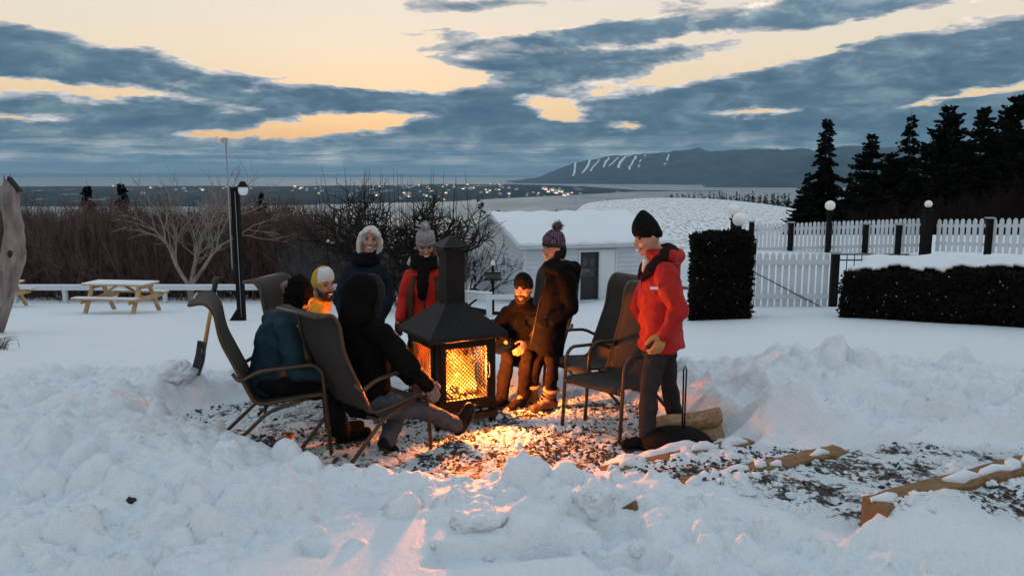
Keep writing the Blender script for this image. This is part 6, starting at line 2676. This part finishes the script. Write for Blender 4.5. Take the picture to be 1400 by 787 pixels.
# ---- 6. man in yellow, seated at the back left
d = 6.62
J = dict(head=at(441, 389, d), neck=at(434, 412, d + .02), sr=at(437, 430, d - .16), sl=at(428, 426, d + .20), er=at(462, 466, d - .24), el=at(450, 462, d + .28), wr=at(490, 478, d - .22), wl=at(486, 474, d + .20),
         hr=at(408, 488, d - .08), hl=at(408, 484, d + .12), kr=at(478, 492, d - .14), kl=at(480, 488, d + .16), ar=at(486, 545, d - .12), al=at(490, 540, d + .15))
for a in ('al', 'ar'):
    J[a].z = .095
    J['t' + a[1]] = J[a] + Vector((.2, -.03, -.05))
yel = cloth('yellow_jacket', (.82, .30, .018), .6, 120, .12)
r6 = person('person seated in a yellow jacket and a yellow and white beanie', J, (.80, -.58, -.08), dict(seed=6, jacket=yel, puff=1.0, hem=-.08, collar=1.35, trouser=blk, boot=blk, smile=.8, skin=mat('skin_tan', (.34, .17, .11), .55, var=.12, vscale=25),
            hat=dict(prof=BEANIE[:3] + [(.11, .074, .09, -.004), (.14, .05, .06, -.008), (.158, .018, .022, -.01)], mat=mat('mustard_knit', (.50, .30, .025), .95, bump=.4, bscale=120), slope=-.32), beard=mat('dark_beard', (.02, .012, .009)), glove=blk,
            glove_r=((.8, -.1, -.4), (0, .3, .9), (0, 1, 0), 1, .5, 1.2), glove_l=((.8, .1, -.4), (0, -.3, .9), (0, -1, 0), 1, .5, 1.2)))
root, H, JJ, put, jko, (pelv, U, Un, S, Fw) = r6
# white front half of the beanie
wb_ = MB()
sc2 = []
for z, rx, ry, oy in [(.004, .083, .103, 0), (.03, .0925, .1115, 0), (.07, .0905, .1075, 0), (.11, .0775, .0935, -.004), (.14, .053, .063, -.008)]:
    fdir = (H.F - H.U * -.32).normalized()
    ring = [H.p(0, -.004 + oy, z) + H.R * rx * math.cos(a) + fdir * ry * math.sin(a) for a in np.linspace(.35, math.pi - .35, 12)]
    ring += [H.p(0, -.004 + oy, z) + H.R * (rx - .012) * math.cos(a) + fdir * (ry - .012) * math.sin(a) for a in np.linspace(math.pi - .35, .35, 12)]
    sc2.append(ring)
wb_.rings(sc2)
put('white_hat_panel', wb_.mesh('white_panel'), mat('white_knit', (.62, .63, .64), .95, bump=.4, bscale=120))

# ---- 7. person in the teal jacket, seen from behind
d = 5.82
J = dict(head=at(410, 402, d), neck=at(398, 428, d - .02), sr=at(392, 452, d - .22), sl=at(374, 436, d + .16), er=at(405, 508, d - .26), el=at(420, 500, d + .28), wr=at(455, 512, d - .12), wl=at(455, 505, d + .20),
         hr=at(368, 528, d - .14), hl=at(366, 518, d + .10), kr=at(452, 536, d - .08), kl=at(448, 528, d + .20), ar=at(470, 596, d + .0), al=at(462, 585, d + .2))
for a in ('al', 'ar'):
    J[a].z = .095
    J['t' + a[1]] = J[a] + Vector((.19, .08, -.05))
teal = cloth('teal_jacket', (.016, .038, .052), .7, 130, .2)
cur = mat('curly_black_hair', (.006, .0045, .004), .8, spec=.05, bump=.8, bscale=70)
r7 = person('bareheaded person seated in a teal jacket, seen from behind', J, (.50, .85, -.10), dict(seed=7, jacket=teal, puff=1.10, hem=-.10, collar=1.15, trouser=blk, boot=blk, fold=.036,
            hair=dict(mat=cur, amp=.030, sc=34, st=(1, 1, 1), shape=[('e', (0, -.012, .022), (.098, .110, .118)), ('e', (0, -.05, -.04), (.085, .062, .09))]), glove=blk,
            glove_r=((.8, .1, -.4), (0, .3, .9), (0, 1, 0), 1, .5, 1.2), glove_l=((.8, .1, -.4), (0, -.3, .9), (0, -1, 0), 1, .5, 1.2)))
root, H, JJ, put, jko, (pelv, U, Un, S, Fw) = r7
hb = MB()
hb.capsule([H.p(-.03, -.085, .07), H.p(-.075, -.06, .06), H.p(-.10, -.03, .02), H.p(-.10, -.01, -.04)], [.030, .040, .036, .024], 10)
me = remesh(hb, .008, 1, 'band')
folds(me, .022, 34, 3)
put('headband', me, mat('brown_fleece', (.16, .095, .085), 1.0))

# ---- 8. person in black with the hood up, back to us, leaning to the fire
d = 5.62
J = dict(head=at(496, 404, d + .10), neck=at(494, 434, d + .04), sr=at(524, 458, d - .16), sl=at(478, 446, d + .22), er=at(560, 502, d - .12), el=at(520, 490, d + .36), wr=at(584, 526, d + .04), wl=at(560, 515, d + .34),
         hr=at(512, 552, d - .02), hl=at(496, 546, d + .20), kr=at(578, 560, d + .12), kl=at(545, 562, d + .36), ar=at(622, 592, d + .30), al=at(531, 618, d + .05))
J['ar'].z = .13
J['al'].z = .095
J['tr'] = J['ar'] + Vector((.13, .10, .10))
J['tl'] = J['al'] + Vector((.10, .14, -.05))
J['kl'] = at(548, 556, d + .22)
jean = cloth('grey_jeans', (.060, .070, .085), .9, 160, .3)
r8 = person('person seated in a black hooded jacket and grey jeans, back to the camera', J, (.62, .76, -.20), dict(seed=8, jacket=cloth('black_parka', (.0050, .0048, .0050), .85), puff=1.14, hem=-.10, collar=1.2, arm=1.12, trouser=jean, leg=1.08, boot=cloth('black_boot', (.012, .011, .011), .6), fold=.036,
            glove=knit('grey_mitten', (.26, .25, .27), (.11, .105, .115), 90), glove_r=((.45, .25, -.80), (.5, .4, .4), (.3, .9, .2), 1.15, .55, 1.5), glove_l=((.5, .3, -.7), (.5, -.4, .4), (.3, -.9, .2), 1.1, .5, 1.5)))
root, H, JJ, put, jko, (pelv, U, Un, S, Fw) = r8
hm = MB()
hm.sphere(H.p(0, -.022, .012), (.125, .130, .150), 20, 16, H.M())
hm.capsule([H.p(0, -.05, -.06), JJ['neck'] - Fw * .05, JJ['neck'] - Fw * .07 - Un * .10], [.115, .125, .10], 14)
me = remesh(hm, .011, 3, 'hood')
folds(me, .022, 9, 12)
put('hood', me, MAT['black_parka'], jko)
hm = MB()
hm.tube([H.p(.108 * math.cos(v), .075, .005 + .135 * math.sin(v)) for v in np.linspace(0, 2 * math.pi, 25)], .032, 10)
me = remesh(hm, .009, 1, 'trim')
folds(me, .022, 28, 13)
put('hood_fur', me, mat('black_fur', (.009, .008, .008), 1.0), jko)
# ================================================================== haze over the bay
hb = MB().box((0, 17000, 140), (90000, 56000, 520))
hz = hb.build('haze', None)
hz['kind'] = 'stuff'
hz['label'] = 'thin blue winter haze over the bay'
hm_ = bpy.data.materials.new('haze')
hm_.use_nodes = True
for n in list(hm_.node_tree.nodes):
    hm_.node_tree.nodes.remove(n)
N = NB(hm_.node_tree)
pv_ = N.new('ShaderNodeVolumePrincipled')
pv_.inputs['Color'].default_value = (.42, .72, .98, 1)
pv_.inputs['Density'].default_value = HAZE_D
pv_.inputs['Anisotropy'].default_value = .0
oo = N.new('ShaderNodeOutputMaterial')
N.links.new(pv_.outputs[0], oo.inputs['Volume'])
hz.data.materials.append(hm_)
